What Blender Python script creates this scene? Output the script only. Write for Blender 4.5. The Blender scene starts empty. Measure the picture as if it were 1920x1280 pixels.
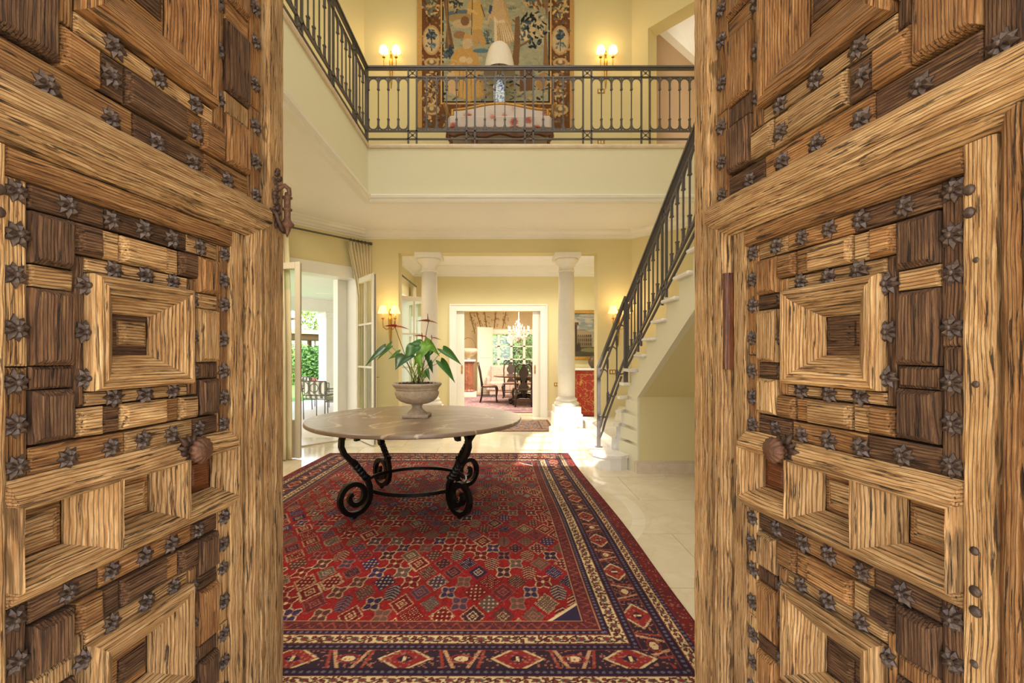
import bpy, bmesh, math, random
import numpy as np
from mathutils import Vector, Matrix
random.seed(7)
SC = bpy.context.scene
COL = SC.collection
# ------------------------------------------------------------------ camera
# 1920x1280 frame, focal length 860 px, level camera with lens shift (vanishing point at 940,664)
F, CX, CY, EYE = 860.0, 940.0, 664.0, 1.35
cam = bpy.data.cameras.new('camera'); camo = bpy.data.objects.new('camera', cam); COL.objects.link(camo)
camo.location = (0, 0, EYE); camo.rotation_euler = (math.pi/2, 0, 0)
cam.sensor_width = 36.0; cam.lens = F/1920*36
cam.shift_x = (960-CX)/1920; cam.shift_y = (CY-640)/1920
cam.clip_start = 0.05; cam.clip_end = 300
SC.camera = camo
# ------------------------------------------------------------------ sky, sun, lights, exposure
W = bpy.data.worlds.new('sky'); SC.world = W; W.use_nodes = True
wn = W.node_tree.nodes; wl = W.node_tree.links; wn.clear()
tc = wn.new('ShaderNodeTexCoord'); sx = wn.new('ShaderNodeSeparateXYZ'); rp = wn.new('ShaderNodeValToRGB')
bg = wn.new('ShaderNodeBackground'); wo = wn.new('ShaderNodeOutputWorld')
wl.new(tc.outputs['Generated'], sx.inputs[0]); wl.new(sx.outputs['Z'], rp.inputs[0])
rp.color_ramp.elements[0].position = 0.0; rp.color_ramp.elements[0].color = (0.98, 0.97, 0.96, 1)
rp.color_ramp.elements[1].position = 0.5; rp.color_ramp.elements[1].color = (0.58, 0.70, 1.0, 1)
wl.new(rp.outputs[0], bg.inputs[0]); bg.inputs[1].default_value = 3.4
wl.new(bg.outputs[0], wo.inputs[0])
sun = bpy.data.lights.new('sun', 'SUN'); suno = bpy.data.objects.new('sun', sun); COL.objects.link(suno)
sun.energy = 8.5; sun.angle = 0.009; sun.color = (1, 0.92, 0.78)
suno.rotation_euler = Vector((0.137, 1.0, -0.87)).to_track_quat('-Z', 'Y').to_euler()
def area(name, loc, size, power, color, rot=(0, 0, 0)):
    l = bpy.data.lights.new(name, 'AREA'); l.shape = 'RECTANGLE'; l.size, l.size_y = size; l.energy = power; l.color = color
    o = bpy.data.objects.new(name, l); COL.objects.link(o); o.location = loc; o.rotation_euler = rot
    return o
area('hall_overhead_fill', (-0.3, 3.4, 7.55), (4.0, 4.6), 85, (1, 0.95, 0.86))  # added overhead fill; the hall ceiling has no glazed opening
area('dining_room_fill', (0.2, 12.6, 3.1), (2.6, 3.0), 260, (1, 0.88, 0.72))  # added to brighten the dining room, not tied to any fixture
area('under_gallery_fill', (-2.7, 3.6, 3.3), (1.0, 3.5), 40, (1, 0.93, 0.80))  # added soft fill below the gallery, without a fixture
SC.view_settings.view_transform = 'Standard'; SC.view_settings.look = 'None'
SC.view_settings.exposure = 0.56; SC.view_settings.gamma = 1.0; SC.view_settings.use_curve_mapping = False
# ------------------------------------------------------------------ helpers
def at(px, py, D):
    return Vector(((px-CX)/F*D, D, EYE-(py-CY)/F*D))
class MB:
    """collects faces; build() links them as one mesh object"""
    def __init__(s, M=None): s.v = []; s.f = []; s.M = M
    def add(s, vs, fs):
        o = len(s.v); M = s.M
        s.v += [tuple(M @ Vector(p)) for p in vs] if M else [tuple(p) for p in vs]
        s.f += [tuple(i+o for i in f) for f in fs]; return s
    def box(s, x0, x1, y0, y1, z0, z1):
        return s.add([(x, y, z) for x in (x0, x1) for y in (y0, y1) for z in (z0, z1)],
              [(0,1,3,2),(4,6,7,5),(0,4,5,1),(2,3,7,6),(0,2,6,4),(1,5,7,3)])
    def cbox(s, x0, x1, y0, y1, z0, z1, c):
        """box with chamfered edges"""
        vs = []; 
        for x, sx_ in ((x0, 1), (x1, -1)):
            for y, sy in ((y0, 1), (y1, -1)):
                for z, sz in ((z0, 1), (z1, -1)):
                    vs += [(x, y+sy*c, z+sz*c), (x+sx_*c, y, z+sz*c), (x+sx_*c, y+sy*c, z)]
        def V(i, j, k, a): return (i*4+j*2+k)*3+a
        fs = []
        for i in (0, 1): fs.append((V(i,0,0,0), V(i,0,1,0), V(i,1,1,0), V(i,1,0,0)))
        for j in (0, 1): fs.append((V(0,j,0,1), V(0,j,1,1), V(1,j,1,1), V(1,j,0,1)))
        for k in (0, 1): fs.append((V(0,0,k,2), V(0,1,k,2), V(1,1,k,2), V(1,0,k,2)))
        for j in (0, 1):
            for k in (0, 1): fs.append((V(0,j,k,1), V(0,j,k,2), V(1,j,k,2), V(1,j,k,1)))
        for i in (0, 1):
            for k in (0, 1): fs.append((V(i,0,k,0), V(i,0,k,2), V(i,1,k,2), V(i,1,k,0)))
            for j in (0, 1): fs.append((V(i,j,0,0), V(i,j,0,1), V(i,j,1,1), V(i,j,1,0)))
        for i in (0, 1):
            for j in (0, 1):
                for k in (0, 1): fs.append((V(i,j,k,0), V(i,j,k,1), V(i,j,k,2)))
        return s.add(vs, fs)
    def prism(s, poly, lo, hi, ax='z'):
        n = len(poly)
        def P(a, b, h): return (a, b, h) if ax == 'z' else ((a, h, b) if ax == 'y' else (h, a, b))
        return s.add([P(a, b, lo) for a, b in poly]+[P(a, b, hi) for a, b in poly],
              [tuple(range(n)), tuple(range(n, 2*n))]+[(i, (i+1) % n, n+(i+1) % n, n+i) for i in range(n)])
    def lathe(s, prof, n=20, c=(0, 0, 0), cap=True, ax='z', mod=None):
        vs = []; m = len(prof)
        for r, h in prof:
            for k in range(n):
                a = 2*math.pi*k/n; rr = r*(mod(a) if mod else 1)
                p = (rr*math.cos(a), rr*math.sin(a), h)
                if ax == 'x': p = (p[2], p[0], p[1])
                if ax == 'y': p = (p[0], p[2], p[1])
                vs.append((c[0]+p[0], c[1]+p[1], c[2]+p[2]))
        fs = [(i*n+k, i*n+(k+1) % n, (i+1)*n+(k+1) % n, (i+1)*n+k) for i in range(m-1) for k in range(n)]
        if cap: fs += [tuple(range(n)), tuple(range((m-1)*n, m*n))]
        return s.add(vs, fs)
    def sphere(s, c, r, n=10, m=6, sc=(1, 1, 1)):
        vs = []
        for i in range(m+1):
            t = math.pi*i/m
            for k in range(n):
                a = 2*math.pi*k/n
                vs.append((c[0]+sc[0]*r*math.sin(t)*math.cos(a), c[1]+sc[1]*r*math.sin(t)*math.sin(a), c[2]+sc[2]*r*math.cos(t)))
        return s.add(vs, [(i*n+k, i*n+(k+1) % n, (i+1)*n+(k+1) % n, (i+1)*n+k) for i in range(m) for k in range(n)])
    def tube(s, pts, r, n=8, closed=False, flat=None, twist=0.0):
        """round tube, or with flat=(a,b) a rectangular bar"""
        P = [Vector(p) for p in pts]; m = len(P)
        T = []
        for i in range(m):
            a = P[(i-1) % m] if (closed or i > 0) else P[i]; b = P[(i+1) % m] if (closed or i < m-1) else P[i]
            t = (b-a); T.append(t.normalized() if t.length > 1e-9 else Vector((0, 0, 1)))
        up = Vector((0, 0, 1)) if abs(T[0].z) < .95 else Vector((0, 1, 0))
        N = (up-T[0]*up.dot(T[0])).normalized()
        if flat: sec = [(-flat[0], -flat[1]), (flat[0], -flat[1]), (flat[0], flat[1]), (-flat[0], flat[1])]; n = 4
        vs = []
        for i in range(m):
            N = (N-T[i]*N.dot(T[i]));  N = N.normalized() if N.length > 1e-6 else T[i].orthogonal().normalized()
            B = T[i].cross(N)
            rr = r[i] if isinstance(r, (list, tuple)) else r
            for k in range(n):
                if flat: a, b = sec[k]; a *= rr; b *= rr
                else: a, b = rr*math.cos(2*math.pi*k/n), rr*math.sin(2*math.pi*k/n)
                if twist:
                    q = twist*i; a, b = a*math.cos(q)-b*math.sin(q), a*math.sin(q)+b*math.cos(q)
                vs.append(tuple(P[i]+B*a+N*b))
        mm = m if closed else m-1
        fs = [(i*n+k, i*n+(k+1) % n, ((i+1) % m)*n+(k+1) % n, ((i+1) % m)*n+k) for i in range(mm) for k in range(n)]
        if not closed: fs += [tuple(range(n)), tuple(range((m-1)*n, m*n))]
        return s.add(vs, fs)
    def bar(s, a, b, w, h=None):
        return s.tube([a, b], 1, flat=(w/2, (h or w)/2))
    def grid(s, fn, nu, nv):
        vs = [fn(i/nu, j/nv) for j in range(nv+1) for i in range(nu+1)]
        return s.add(vs, [(j*(nu+1)+i, j*(nu+1)+i+1, (j+1)*(nu+1)+i+1, (j+1)*(nu+1)+i) for j in range(nv) for i in range(nu)])
    def mesh(s, name, smooth=False):
        me = bpy.data.meshes.new(name); me.from_pydata(s.v, [], s.f)
        bm = bmesh.new(); bm.from_mesh(me); bmesh.ops.recalc_face_normals(bm, faces=bm.faces); bm.to_mesh(me); bm.free()
        if smooth: me.polygons.foreach_set('use_smooth', [True]*len(me.polygons))
        return me
    def build(s, name, mat, parent=None, smooth=False):
        return link(name, s.mesh(name, smooth), mat, parent)
def link(name, me, mat, parent=None):
    if mat is not None and not me.materials: me.materials.append(mat)
    o = bpy.data.objects.new(name, me); COL.objects.link(o)
    if parent: o.parent = parent
    return o
def autosmooth(o, ang=40):
    me = o.data; bm = bmesh.new(); bm.from_mesh(me)
    for f in bm.faces: f.smooth = True
    for e in bm.edges:
        if len(e.link_faces) == 2: e.smooth = e.calc_face_angle(0) < math.radians(ang)
    bm.to_mesh(me); bm.free(); return o
def tag(o, label, cat, group=None, kind=None):
    o['label'] = label; o['category'] = cat
    if group: o['group'] = group
    if kind: o['kind'] = kind
    return o
def thing(name, label, cat, loc=(0, 0, 0), rz=0, group=None, kind=None):
    o = bpy.data.objects.new(name, None); COL.objects.link(o); o.empty_display_size = .1
    o.location = loc; o.rotation_euler = (0, 0, rz)
    return tag(o, label, cat, group, kind)
def struct(o, label, cat): return tag(o, label, cat, kind='structure')
def copy_tree(o, parent=None):
    c = o.copy(); COL.objects.link(c)
    if parent: c.parent = parent
    for ch in o.children: copy_tree(ch, c)
    return c
def frame2(o, d):
    """matrix: local x along unit dir d on the ground, local y = left normal, origin o"""
    d = Vector((d[0], d[1], 0)).normalized()
    return Matrix(((d.x, -d.y, 0, o[0]), (d.y, d.x, 0, o[1]), (0, 0, 1, o[2] if len(o) > 2 else 0), (0, 0, 0, 1)))
def offset_path(path, d, closed=False):
    """offset a 2-D polyline to its left by d with mitres"""
    n = len(path); out = []
    for i in range(n):
        p = Vector(path[i][:2])
        ds = []
        if i > 0 or closed: ds.append((p-Vector(path[i-1][:2])).normalized())
        if i < n-1 or closed: ds.append((Vector(path[(i+1) % n][:2])-p).normalized())
        ns = [Vector((-q.y, q.x)) for q in ds]
        m = sum(ns, Vector((0, 0)));  m.normalize()
        out.append(p+m*(d/max(.2, m.dot(ns[0]))))
    return out
def profile_run(mb, path, prof):
    """sweep a closed (out,z) profile along a 2-D path; out is to the left of the path"""
    rings = [offset_path(path, o) for o, z in prof]; n = len(path); m = len(prof)
    vs = [(rings[j][i].x, rings[j][i].y, prof[j][1]) for i in range(n) for j in range(m)]
    fs = [(i*m+j, i*m+(j+1) % m, (i+1)*m+(j+1) % m, (i+1)*m+j) for i in range(n-1) for j in range(m)]
    fs += [tuple(range(m)), tuple(range((n-1)*m, n*m))]
    return mb.add(vs, fs)
# ------------------------------------------------------------------ materials
def new_mat(name):
    m = bpy.data.materials.new(name); m.use_nodes = True; nt = m.node_tree; b = nt.nodes['Principled BSDF']
    return m, nt, b
def N(nt, typ, **kw):
    n = nt.nodes.new(typ)
    for k, v in kw.items():
        if k in n.inputs: n.inputs[k].default_value = v
        else: setattr(n, k, v)
    return n
def ramp(nt, stops):
    r = nt.nodes.new('ShaderNodeValToRGB'); e = r.color_ramp.elements
    while len(e) < len(stops): e.new(0.5)
    for el, (p, c) in zip(e, stops): el.position = p; el.color = (*c, 1) if len(c) == 3 else c
    return r
def srgb(r, g, b):
    f = lambda c: (c/255/12.92 if c/255 <= .04045 else ((c/255+.055)/1.055)**2.4)
    return (f(r), f(g), f(b))
def plain(name, c, rough=.6, metal=0, var=.08, scale=6, bump=0, bscale=40, spec=.5, trans=0, emit=None, sss=0):
    """procedural material: colour with soft noise variation and optional fine relief"""
    m, nt, b = new_mat(name)
    t = N(nt, 'ShaderNodeTexCoord'); n = N(nt, 'ShaderNodeTexNoise', Scale=scale, Detail=4.0)
    nt.links.new(t.outputs['Object'], n.inputs['Vector'])
    r = ramp(nt, [(.25, tuple(x*(1-var) for x in c)), (.75, tuple(min(1, x*(1+var)) for x in c))])
    nt.links.new(n.outputs[0], r.inputs[0]); nt.links.new(r.outputs[0], b.inputs['Base Color'])
    b.inputs['Roughness'].default_value = rough; b.inputs['Metallic'].default_value = metal
    b.inputs['Specular IOR Level'].default_value = spec
    if trans: b.inputs['Transmission Weight'].default_value = trans
    if emit: b.inputs['Emission Color'].default_value = (*emit[0], 1); b.inputs['Emission Strength'].default_value = emit[1]
    if bump:
        n2 = N(nt, 'ShaderNodeTexNoise', Scale=bscale, Detail=5.0); nt.links.new(t.outputs['Object'], n2.inputs['Vector'])
        bp = N(nt, 'ShaderNodeBump', Strength=bump, Distance=.01); nt.links.new(n2.outputs[0], bp.inputs['Height'])
        nt.links.new(bp.outputs[0], b.inputs['Normal'])
    return m
def marble(name, c1, c2, vein, rough=.12, scale=2.0, vscale=1.3, vamt=.5, vthin=.03):
    m, nt, b = new_mat(name)
    t = N(nt, 'ShaderNodeTexCoord'); oi = N(nt, 'ShaderNodeObjectInfo')
    ad = N(nt, 'ShaderNodeVectorMath', operation='ADD'); mu = N(nt, 'ShaderNodeVectorMath', operation='SCALE'); mu.inputs['Scale'].default_value = 17
    cv = N(nt, 'ShaderNodeCombineXYZ')
    for k in range(3): nt.links.new(oi.outputs['Random'], cv.inputs[k])
    nt.links.new(cv.outputs[0], mu.inputs[0]); nt.links.new(t.outputs['Object'], ad.inputs[0]); nt.links.new(mu.outputs[0], ad.inputs[1])
    n = N(nt, 'ShaderNodeTexNoise', Scale=scale, Detail=8.0, Roughness=.62, Distortion=.6); nt.links.new(ad.outputs[0], n.inputs['Vector'])
    r = ramp(nt, [(.3, c1), (.7, c2)]); nt.links.new(n.outputs[0], r.inputs[0])
    v = N(nt, 'ShaderNodeTexNoise', Scale=vscale, Detail=6.0, Distortion=1.4); nt.links.new(ad.outputs[0], v.inputs['Vector'])
    vr = ramp(nt, [(.5-vthin, (0, 0, 0)), (.5, (1, 1, 1)), (.5+vthin, (0, 0, 0))]); nt.links.new(v.outputs[0], vr.inputs[0])
    k = N(nt, 'ShaderNodeMath', operation='MULTIPLY'); k.inputs[1].default_value = vamt; nt.links.new(vr.outputs[0], k.inputs[0])
    mx = N(nt, 'ShaderNodeMix', data_type='RGBA'); nt.links.new(k.outputs[0], mx.inputs['Factor'])
    nt.links.new(r.outputs[0], mx.inputs[6]); mx.inputs[7].default_value = (*vein, 1)
    nt.links.new(mx.outputs[2], b.inputs['Base Color']); b.inputs['Roughness'].default_value = rough
    return m
def wood(name, axis, dark, mid, light, bump=.8, rough=.75, patch=.35, crack=.85, lines=.30):
    """weathered timber; grain runs along axis ('x' or 'z') of the leaf"""
    m, nt, b = new_mat(name); L = nt.links
    t = N(nt, 'ShaderNodeTexCoord'); oi = N(nt, 'ShaderNodeObjectInfo')
    cv = N(nt, 'ShaderNodeCombineXYZ'); mu = N(nt, 'ShaderNodeVectorMath', operation='SCALE'); mu.inputs['Scale'].default_value = 23.0
    for k in range(3): L.new(oi.outputs['Random'], cv.inputs[k])
    L.new(cv.outputs[0], mu.inputs[0])
    ad = N(nt, 'ShaderNodeVectorMath', operation='ADD'); L.new(t.outputs['Object'], ad.inputs[0]); L.new(mu.outputs[0], ad.inputs[1])
    # slow warp so that the grain wanders
    wn_ = N(nt, 'ShaderNodeTexNoise', Scale=5.0, Detail=2.0); L.new(ad.outputs[0], wn_.inputs['Vector'])
    ws = N(nt, 'ShaderNodeVectorMath', operation='SCALE'); ws.inputs['Scale'].default_value = .014; L.new(wn_.outputs['Color'], ws.inputs[0])
    a2 = N(nt, 'ShaderNodeVectorMath', operation='ADD'); L.new(ad.outputs[0], a2.inputs[0]); L.new(ws.outputs[0], a2.inputs[1])
    def stretched(al, ac):
        mp = N(nt, 'ShaderNodeMapping'); mp.inputs['Scale'].default_value = (al, ac, ac) if axis == 'x' else (ac, ac, al)
        L.new(a2.outputs[0], mp.inputs['Vector']); return mp
    g = N(nt, 'ShaderNodeTexNoise', Scale=1.0, Detail=7.0, Roughness=.72); L.new(stretched(9, 170).outputs[0], g.inputs['Vector'])
    c = N(nt, 'ShaderNodeTexNoise', Scale=1.0, Detail=5.0, Roughness=.6); L.new(stretched(7, 150).outputs[0], c.inputs['Vector'])
    p = N(nt, 'ShaderNodeTexNoise', Scale=1.0, Detail=4.0); L.new(stretched(5, 16).outputs[0], p.inputs['Vector'])
    mw = N(nt, 'ShaderNodeMapping'); mw.inputs['Scale'].default_value = (.07, 1, 1) if axis == 'x' else (1, 1, .07)
    L.new(a2.outputs[0], mw.inputs['Vector'])
    wv = N(nt, 'ShaderNodeTexWave', wave_type='BANDS', bands_direction='Z' if axis == 'x' else 'X', Scale=46.0, Distortion=4.5, Detail=4.0); wv.inputs['Detail Scale'].default_value = .8; wv.inputs['Detail Roughness'].default_value = .6
    L.new(mw.outputs[0], wv.inputs['Vector'])
    lr = ramp(nt, [(.03, (lines,)*3), (.24, (1, 1, 1))]); L.new(wv.outputs[0], lr.inputs[0])
    r = ramp(nt, [(.30, dark), (.46, mid), (.66, light)]); L.new(g.outputs[0], r.inputs[0])
    pr = ramp(nt, [(.30, (1-patch, 1-patch*1.15, 1-patch*1.3)), (.62, (1.0, 1.0, 1.0))]); L.new(p.outputs[0], pr.inputs[0])
    m1 = N(nt, 'ShaderNodeMix', data_type='RGBA', blend_type='MULTIPLY'); m1.inputs['Factor'].default_value = 1
    m0 = N(nt, 'ShaderNodeMix', data_type='RGBA', blend_type='MULTIPLY'); L.new(p.outputs[0], m0.inputs['Factor']); m0.inputs['Factor'].default_value = 1
    L.new(r.outputs[0], m0.inputs[6]); L.new(lr.outputs[0], m0.inputs[7]); nt.links.remove(m0.inputs['Factor'].links[0]); m0.inputs['Factor'].default_value = .85
    L.new(m0.outputs[2], m1.inputs[6]); L.new(pr.outputs[0], m1.inputs[7])
    cr = ramp(nt, [(.375, (1-crack, 1-crack, 1-crack)), (.405, (1, 1, 1))]); L.new(c.outputs[0], cr.inputs[0])
    m2 = N(nt, 'ShaderNodeMix', data_type='RGBA', blend_type='MULTIPLY'); m2.inputs['Factor'].default_value = 1
    L.new(m1.outputs[2], m2.inputs[6]); L.new(cr.outputs[0], m2.inputs[7])
    # each piece a little different
    hb = N(nt, 'ShaderNodeHueSaturation'); mr = N(nt, 'ShaderNodeMapRange'); mr.inputs['To Min'].default_value = .78; mr.inputs['To Max'].default_value = 1.18
    L.new(oi.outputs['Random'], mr.inputs[0]); L.new(mr.outputs[0], hb.inputs['Value']); L.new(m2.outputs[2], hb.inputs['Color'])
    L.new(hb.outputs[0], b.inputs['Base Color'])
    b.inputs['Roughness'].default_value = rough; b.inputs['Specular IOR Level'].default_value = .3
    hm = N(nt, 'ShaderNodeMath', operation='MULTIPLY'); L.new(cr.outputs[0], hm.inputs[0])
    h2 = N(nt, 'ShaderNodeMath', operation='MULTIPLY'); L.new(lr.outputs[0], h2.inputs[0]); L.new(g.outputs[0], h2.inputs[1]); L.new(h2.outputs[0], hm.inputs[1])
    bp = N(nt, 'ShaderNodeBump', Strength=bump, Distance=.006); L.new(hm.outputs[0], bp.inputs['Height']); L.new(bp.outputs[0], b.inputs['Normal'])
    return m
def glass(name, tint=(.95, 1, .98)):
    m, nt, b = new_mat(name); nt.nodes.remove(b); out = nt.nodes['Material Output']
    tr = N(nt, 'ShaderNodeBsdfTransparent'); tr.inputs[0].default_value = (*tint, 1)
    gl = N(nt, 'ShaderNodeBsdfGlossy'); gl.inputs['Roughness'].default_value = .02
    mx = N(nt, 'ShaderNodeMixShader'); mx.inputs[0].default_value = .07
    nt.links.new(tr.outputs[0], mx.inputs[1]); nt.links.new(gl.outputs[0], mx.inputs[2])
    nt.links.new(mx.outputs[0], out.inputs[0]); return m
def vcol(name, rough=.9, bump=0, bscale=300, gain=1.0):
    m, nt, b = new_mat(name); a = N(nt, 'ShaderNodeAttribute', attribute_name='Col')
    t = N(nt, 'ShaderNodeTexCoord'); n = N(nt, 'ShaderNodeTexNoise', Scale=bscale, Detail=3.0); nt.links.new(t.outputs['Object'], n.inputs['Vector'])
    r = ramp(nt, [(.3, (.75*gain,)*3), (.7, (1.15*gain,)*3)]); nt.links.new(n.outputs[0], r.inputs[0])
    mx = N(nt, 'ShaderNodeMix', data_type='RGBA', blend_type='MULTIPLY'); mx.inputs['Factor'].default_value = 1
    nt.links.new(a.outputs['Color'], mx.inputs[6]); nt.links.new(r.outputs[0], mx.inputs[7]); nt.links.new(mx.outputs[2], b.inputs['Base Color'])
    b.inputs['Roughness'].default_value = rough; b.inputs['Specular IOR Level'].default_value = .2
    if bump:
        bp = N(nt, 'ShaderNodeBump', Strength=bump, Distance=.004); nt.links.new(n.outputs[0], bp.inputs['Height']); nt.links.new(bp.outputs[0], b.inputs['Normal'])
    return m
def colour_mesh(name, P, cols, mat, parent=None):
    """P: (rows, cols, 3) points, cols: the same with linear rgb -> grid mesh carrying a colour attribute"""
    h, w = P.shape[:2]; me = bpy.data.meshes.new(name)
    me.vertices.add(h*w); me.vertices.foreach_set('co', P.astype(np.float32).ravel())
    i = np.arange(h-1)[:, None]*w+np.arange(w-1)[None, :]
    q = np.stack([i, i+1, i+w+1, i+w], -1).reshape(-1)
    nf = (h-1)*(w-1); me.loops.add(nf*4); me.loops.foreach_set('vertex_index', q.astype(np.int32))
    me.polygons.add(nf); me.polygons.foreach_set('loop_start', np.arange(0, nf*4, 4, dtype=np.int32))
    me.update(calc_edges=True); me.validate()
    ca = me.color_attributes.new('Col', 'FLOAT_COLOR', 'POINT')
    c4 = np.ones((h*w, 4), np.float32); c4[:, :3] = cols.reshape(-1, 3); ca.data.foreach_set('color', c4.ravel())
    return link(name, me, mat, parent)
YEL = srgb(226, 214, 160)
M = {}
M['wall'] = plain('yellow_paint', srgb(224, 210, 158), .8, var=.025, scale=1.2, bump=.03, bscale=120)
M['wallpale'] = plain('pale_yellow_paint', srgb(224, 218, 188), .8, var=.02, scale=1.2, bump=.03, bscale=120)
M['white'] = plain('white_plaster', srgb(244, 242, 236), .75, var=.015, scale=2)
M['trim'] = plain('white_gloss_paint', srgb(238, 234, 220), .35, var=.02, scale=5)
M['floor'] = marble('cream_marble', srgb(222, 207, 176), srgb(236, 224, 198), srgb(205, 185, 150), .10, 3.0, 1.6, .2)
M['floorjoint'] = plain('pale_grout', srgb(196, 180, 150), .5)
M['inlay'] = marble('pale_inlay_marble', srgb(230, 218, 192), srgb(240, 231, 210), srgb(215, 195, 160), .10)
M['whitemarble'] = marble('white_marble', srgb(232, 226, 216), srgb(244, 240, 232), srgb(205, 198, 190), .15, 3.0, 1.8, .25)
M['skirting'] = marble('tan_marble', srgb(214, 196, 170), srgb(228, 212, 188), srgb(196, 172, 140), .25, 8, 4, .3)
M['stone'] = plain('pale_column_stone', srgb(236, 230, 216), .6, var=.03, scale=14, bump=.06, bscale=90)
M['iron'] = plain('dark_iron_paint', srgb(92, 86, 84), .4, metal=.2, var=.12, scale=20)
M['blackiron'] = plain('black_wrought_iron', srgb(26, 24, 24), .35, metal=.6, var=.2, scale=30, bump=.1, bscale=60)
M['brass'] = plain('aged_brass', srgb(190, 150, 70), .3, metal=1, var=.15, scale=30)
M['glass'] = glass('clear_glass')
M['gold'] = plain('gilt_wood', srgb(176, 132, 62), .4, metal=.7, var=.25, scale=40, bump=.2, bscale=60)
# ------------------------------------------------------------------ structure
DW = 7.45; ZC = 3.35; DB = 5.95; XG = -1.73; ZF = 4.07; ZTOP = 7.8
A = (-2.226, DW); B = (2.12, DW); dA = Vector((-.66, -.75)).normalized(); dB = Vector((.66, -.75)).normalized()
LA = 2.1; LB = 1.2
A2 = (A[0]+dA.x*LA, A[1]+dA.y*LA); B2 = (B[0]+dB.x*LB, B[1]+dB.y*LB)
XL, XR = A2[0], B2[0]; D0 = .6
# floors: one slab under stone tiles that are their own pieces
fl = struct(MB().box(XL-.3, XR+.3, .25, 7.75, -.12, -.006).build('floor', M['floorjoint']), 'polished cream marble floor of the entrance hall', 'floor')
def tiles(parent, x0, x1, y0, y1, nx, ny, mat, off=True):
    w = (x1-x0)/nx; h = (y1-y0)/ny; g = .0022
    full = MB().box(-w/2+g, w/2-g, -h/2+g, h/2-g, -.006, 0).mesh('tile'); full.materials.append(mat)
    half = MB().box(-w/4+g, w/4-g, -h/2+g, h/2-g, -.006, 0).mesh('tile'); half.materials.append(mat)
    for j in range(ny):
        sh = off and j % 2
        for i in range(nx+(1 if sh else 0)):
            if sh and i in (0, nx): o = link('tile', half, mat, parent); x = x0+w/4 if i == 0 else x1-w/4
            else: o = link('tile', full, mat, parent); x = x0+(i+.5)*w-(w/2 if sh else 0)
            o.location = (x, y0+(j+.5)*h, 0)
tiles(fl, XL, XR, .25, 7.45, 6, 9, M['floor'])
tiles(fl, -1.67, 1.56, 7.45, 7.73, 3, 1, M['floor'], False)
ring = MB(); n = 96; v = []
for k in range(n):
    a = 2*math.pi*k/n
    for r, z in ((1.15, 0), (1.255, 0), (1.255, .0012), (1.15, .0012)): v.append((-.04+r*math.cos(a), 4.05+r*math.sin(a), z))
ring.add(v, [(k*4+j, k*4+(j+1) % 4, ((k+1) % n)*4+(j+1) % 4, ((k+1) % n)*4+j) for k in range(n) for j in range(4)])
ring.build('inlay_ring', M['inlay'], fl)
# far wall with the wide opening, carried up behind the gallery
w = MB(); w.box(A[0], -1.67, DW, DW+.26, 0, 3.0); w.box(1.56, B[0], DW, DW+.26, 0, 3.0); w.box(A[0], B[0], DW, DW+.26, 3.0, ZTOP)
struct(w.build('wall_far', M['wall']), 'pale yellow far wall with wide columned opening below and tapestry above', 'wall')
MA = frame2((A[0], A[1], 0), dA)     # local +y is into the room (left of direction)?
def inward(Mx, mid=Vector((0, 4, 0))):
    return 1 if (Mx @ Vector((0, 1, 0))-Mx @ Vector((0, 0, 0))).dot(mid-Mx @ Vector((0, 0, 0))) > 0 else -1
sA = inward(MA); 
OA0, OA1, ZH = .10, 1.72, 2.56
def wbox(mb, t0, t1, a, b, z0, z1, s):    # a..b measured into the room
    mb.box(t0, t1, min(s*a, s*b), max(s*a, s*b), z0, z1)
w = MB(MA); wbox(w, -.12, OA0, -.26, 0, 0, ZH, sA); wbox(w, OA1, LA+.1, -.26, 0, 0, ZH, sA); wbox(w, -.12, LA+.1, -.26, 0, ZH, ZTOP, sA)
struct(w.build('wall_left', M['wall']), 'slanted yellow wall holding the open glazed garden doors', 'wall')
MBm = frame2((B[0], B[1], 0), dB); sB = inward(MBm)
OB0, ZOB = .29, 6.485
w = MB(MBm); wbox(w, -.12, LB+.05, -.26, 0, 0, ZF, sB); wbox(w, -.12, OB0, -.26, 0, ZF, ZOB, sB); wbox(w, -.12, LB+.05, -.26, 0, ZOB, ZTOP, sB)
struct(w.build('wall_right', M['wall']), 'slanted yellow wall behind the stairs with a dim passage opening upstairs', 'wall')
struct(MB().box(XL-.26, XL, D0-.35, A2[1]+.05, 0, ZTOP).build('wall_left_side', M['wall']), 'yellow side wall of the hall on the garden side', 'wall')
struct(MB().box(XR, XR+.26, D0-.35, B2[1]+.05, 0, ZTOP).build('wall_right_side', M['wall']), 'yellow side wall of the hall beside the staircase', 'wall')
# entrance front: door opening below, tall arched window above (it lets the sun in)
w = MB(); y0, y1 = D0-.35, D0
w.box(XL, -1.06, y0, y1, 0, 3.0); w.box(1.03, XR, y0, y1, 0, 3.0); w.box(XL, XR, y0, y1, 3.0, 4.29)
w.box(XL, -.56, y0, y1, 4.29, ZTOP); w.box(.56, XR, y0, y1, 4.29, ZTOP); w.box(-.56, .56, y0, y1, 6.75, ZTOP)
for sx_ in (-1, 1):
    pts = [(sx_*.56, 6.19)]+[(sx_*.56*math.cos(a*math.pi/16), 6.19+.56*math.sin(a*math.pi/16)) for a in range(1, 9)]+[(0, 6.75), (sx_*.56, 6.75)]
    w.prism(pts, y0, y1, 'y')
struct(w.build('wall_entrance', M['wallpale']), 'entrance wall around the carved doors', 'wall')
w1 = struct(thing('window_1', 'tall arched window above the entrance doors', 'window', (0, D0-.2, 4.29)), 'tall arched window above the entrance doors', 'window')
g = MB()
for x in (-.56, -.28, 0, .28, .56): g.box(x-.018, x+.018, -.02, .02, 0, 2.42 if abs(x) < .1 else (2.3 if abs(x) < .3 else 1.9))
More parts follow.
